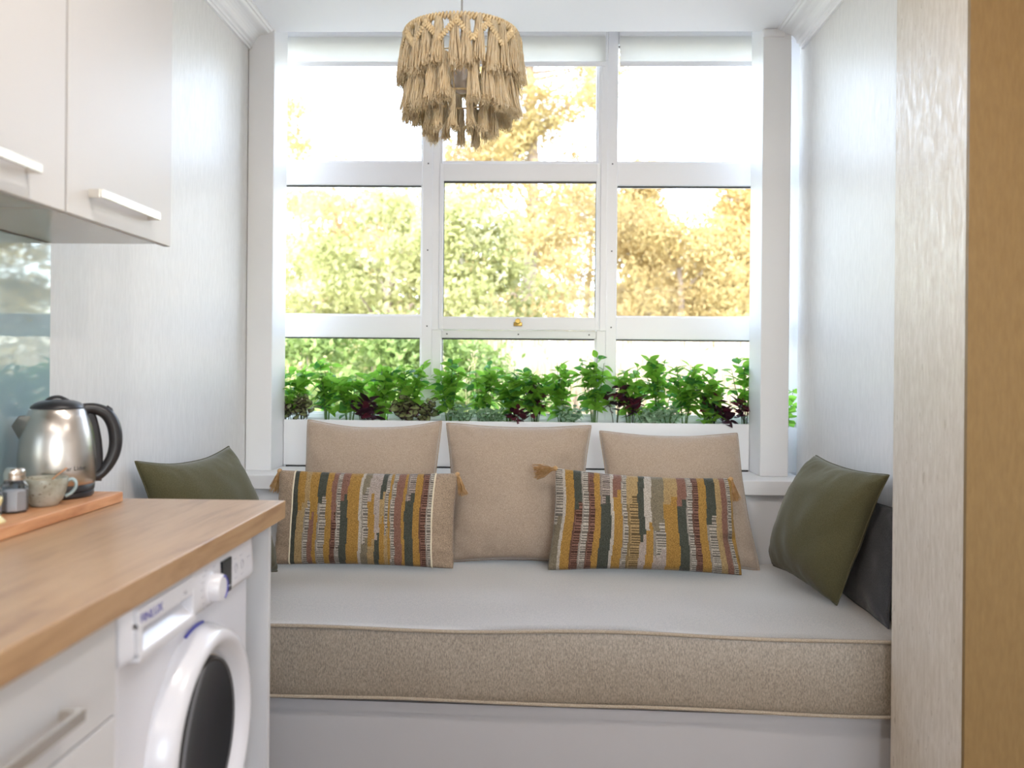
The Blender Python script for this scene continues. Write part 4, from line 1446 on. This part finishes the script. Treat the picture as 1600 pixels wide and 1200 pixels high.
GR = 'trees outside the window'
tree('pine_tree', 'tallest golden pine behind the centre window pane', 'tree', 826, 15.5, 11.0, 3.0, FG, BARK, 'cone', 3, 300, 330, 0.055, 0.25, 0.05, 0.24, GR, 0.3, 0.17, 40)
tree('pine_tree', 'golden pine with a thin spire seen in the right window', 'tree', 1000, 19, 6.0, 1.35, FG2, BARK, 'cone', 5, 90, 380, 0.058, 0.28, 0.0, 0.24, GR)
tree('pine_tree', 'golden bushy pine in the middle of the right window', 'tree', 1058, 17, 4.55, 1.5, FG, BARK, 'round', 7, 90, 380, 0.056, 0.28, 0.0, 0.26, GR)
tree('pine_tree', 'golden pine at the right column side of the right window', 'tree', 1146, 18, 5.5, 1.5, FG2, BARK, 'cone', 9, 100, 380, 0.058, 0.28, 0.0, 0.26, GR)
tree('pine_tree', 'golden pine mostly hidden behind the right column', 'tree', 1215, 18, 5.4, 1.9, FG2, BARK, 'cone', 10, 100, 200, 0.08, 0.32, 0.0, 0.28, GR)
tree('pine_tree', 'amber pine standing right behind the tallest pine', 'tree', 918, 20, 5.6, 2.0, FG2, BARK, 'round', 12, 120, 380, 0.06, 0.28, 0.0, 0.28, GR)
tree('leafy_tree', 'pale yellow green birch in front of the tallest pine', 'tree', 725, 11, 3.55, 1.15, FY, BIRCH, 'round', 14, 90, 150, 0.042, 0.6, 0.0, 0.18, GR, 0.2)
tree('leafy_tree', 'yellow green leafy tree filling the middle of the left window', 'tree', 610, 11.5, 3.60, 1.25, FY, BARK, 'round', 16, 100, 150, 0.042, 0.6, 0.0, 0.18, GR, 0.2)
tree('leafy_tree', 'yellow green leafy tree at the left column', 'tree', 485, 12.5, 3.1, 1.35, FY, BARK, 'round', 18, 95, 150, 0.042, 0.6, 0.0, 0.2, GR, 0.2)
tree('pine_tree', 'golden pine rising above the leafy trees beside the left column', 'tree', 462, 21, 7.9, 1.9, FG, BARK, 'loose', 20, 80, 260, 0.055, 0.3, 0.15, 0.24, GR, 0.35)
tree('bare_tree', 'pinkish autumn tree in the left window behind the leafy trees', 'tree', 535, 23, 7.0, 1.9, FP, BARK, 'loose', 22, 70, 220, 0.055, 0.35, 0.1, 0.24, GR, 0.3)
tree('pine_tree', 'golden tree behind the lamp side of the left window', 'tree', 640, 22, 6.1, 2.4, FG2, BARK, 'loose', 24, 110, 300, 0.058, 0.3, 0.05, 0.26, GR, 0.2)
tree('pine_tree', 'golden brown pine far behind at the top of the left window', 'tree', 478, 25, 6.35, 2.0, FG, BARK, 'round', 60, 120, 300, 0.06, 0.3, 0.0, 0.3, GR)
tree('pine_tree', 'pale amber tree far behind in the middle of the left window', 'tree', 585, 26, 6.5, 2.3, FP, BARK, 'round', 61, 120, 300, 0.06, 0.3, 0.0, 0.3, GR)
tree('pine_tree', 'low amber pine closing the gap in the right window', 'tree', 1088, 22, 4.7, 1.9, FG2, BARK, 'round', 62, 110, 300, 0.06, 0.3, 0.0, 0.3, GR)
tree('pine_tree', 'tall golden pine off to the side seen mirrored in the backsplash', 'tree', 1400, 18, 7.6, 2.2, FG, BARK, 'round', 50, 130, 160, 0.085, 0.32, 0.0, 0.3, GR)
tree('pine_tree', 'tall golden pine farthest to the side seen mirrored in the backsplash', 'tree', 1640, 18, 7.2, 2.3, FG2, BARK, 'round', 51, 130, 160, 0.085, 0.32, 0.0, 0.3, GR)
for i, (px_, y_, h_, rd_, lab) in enumerate([(470, 7.6, 1.75, 0.75, 'bright green bush low in the left window near its column'), (575, 7.9, 1.80, 0.72, 'bright green bush low in the middle of the left window'),
                                              (668, 8.2, 1.75, 0.70, 'bright green bush behind the mullion left of centre'), (760, 8.6, 1.60, 0.62, 'bright green bush low in the centre window')]):
    tree('bush', lab, 'bush', px_, y_, h_, rd_, FB, BARK, 'round', 30 + i, 70, 100, 0.035, 0.5, 0.0, 0.14, 'bushes outside the window', 0.1, 0.03, 14)
# tall dry grass on the right
rg = random.Random(5)
DRY = leafy('dry_grass_blades', (0.42, 0.34, 0.23), (0.52, 0.44, 0.33), (0.60, 0.54, 0.44), 0.4, 3)
bm = bmesh.new()
for i in range(9000):
    y = rg.uniform(9.0, 13)
    x = (rg.uniform(760, 1290) - 835) * y / F_PX
    hh = rg.uniform(1.3, 1.98)
    a = rg.uniform(0, 2 * PI)
    wx, wy = 0.012 * math.cos(a), 0.012 * math.sin(a)
    bxx, byy = rg.uniform(-0.22, 0.22), rg.uniform(-0.2, 0.2)
    v0 = bm.verts.new((x - wx, y - wy, GZ - 0.1)); v1 = bm.verts.new((x + wx, y + wy, GZ - 0.1))
    v2 = bm.verts.new((x + wx + bxx * 0.4, y + wy + byy * 0.4, GZ + hh * 0.6)); v3 = bm.verts.new((x - wx + bxx * 0.4, y - wy + byy * 0.4, GZ + hh * 0.6))
    v4 = bm.verts.new((x + bxx, y + byy, GZ + hh))
    bm.faces.new((v0, v1, v2, v3)); bm.faces.new((v3, v2, v4))
tag(obj('tall_dry_grass', bm, DRY), 'tall pale dry grass beyond the right and centre windows', 'grass', kind='stuff')
# nearer seed heads rising just outside the glass
bm = bmesh.new()
for i in range(46):
    y = rg.uniform(4.9, 6.0)
    px_ = rg.uniform(840, 1180) if i < 38 else rg.uniform(690, 840)
    x = (px_ - 835) * y / F_PX
    hh = 1.21 + (575 - rg.uniform(535, 600)) * y / F_PX
    bxx = rg.uniform(-0.10, 0.10)
    pts = catmull([(x, y, GZ - 0.1), (x + bxx * 0.2, y, hh * 0.5), (x + bxx, y, hh)], 4)
    tube(bm, pts, 0.0018, 3, caps=False)
    for q in range(7):
        pt = Vector(pts[-1]) - Vector((bxx * 0.08 * q, 0, 0.020 * q))
        dx, dz = rg.uniform(-0.03, 0.03), rg.uniform(0.005, 0.03)
        tube(bm, [pt, pt + Vector((dx, rg.uniform(-.02, .02), dz))], [0.001, 0.0045], 4)
tag(obj('seed_grass', bm, leafy('seed_heads', (0.45, 0.36, 0.18), (0.55, 0.47, 0.26), (0.6, 0.55, 0.3), 0.3, 8)), 'thin seed head grasses just outside the lower right panes', 'grass', kind='stuff')
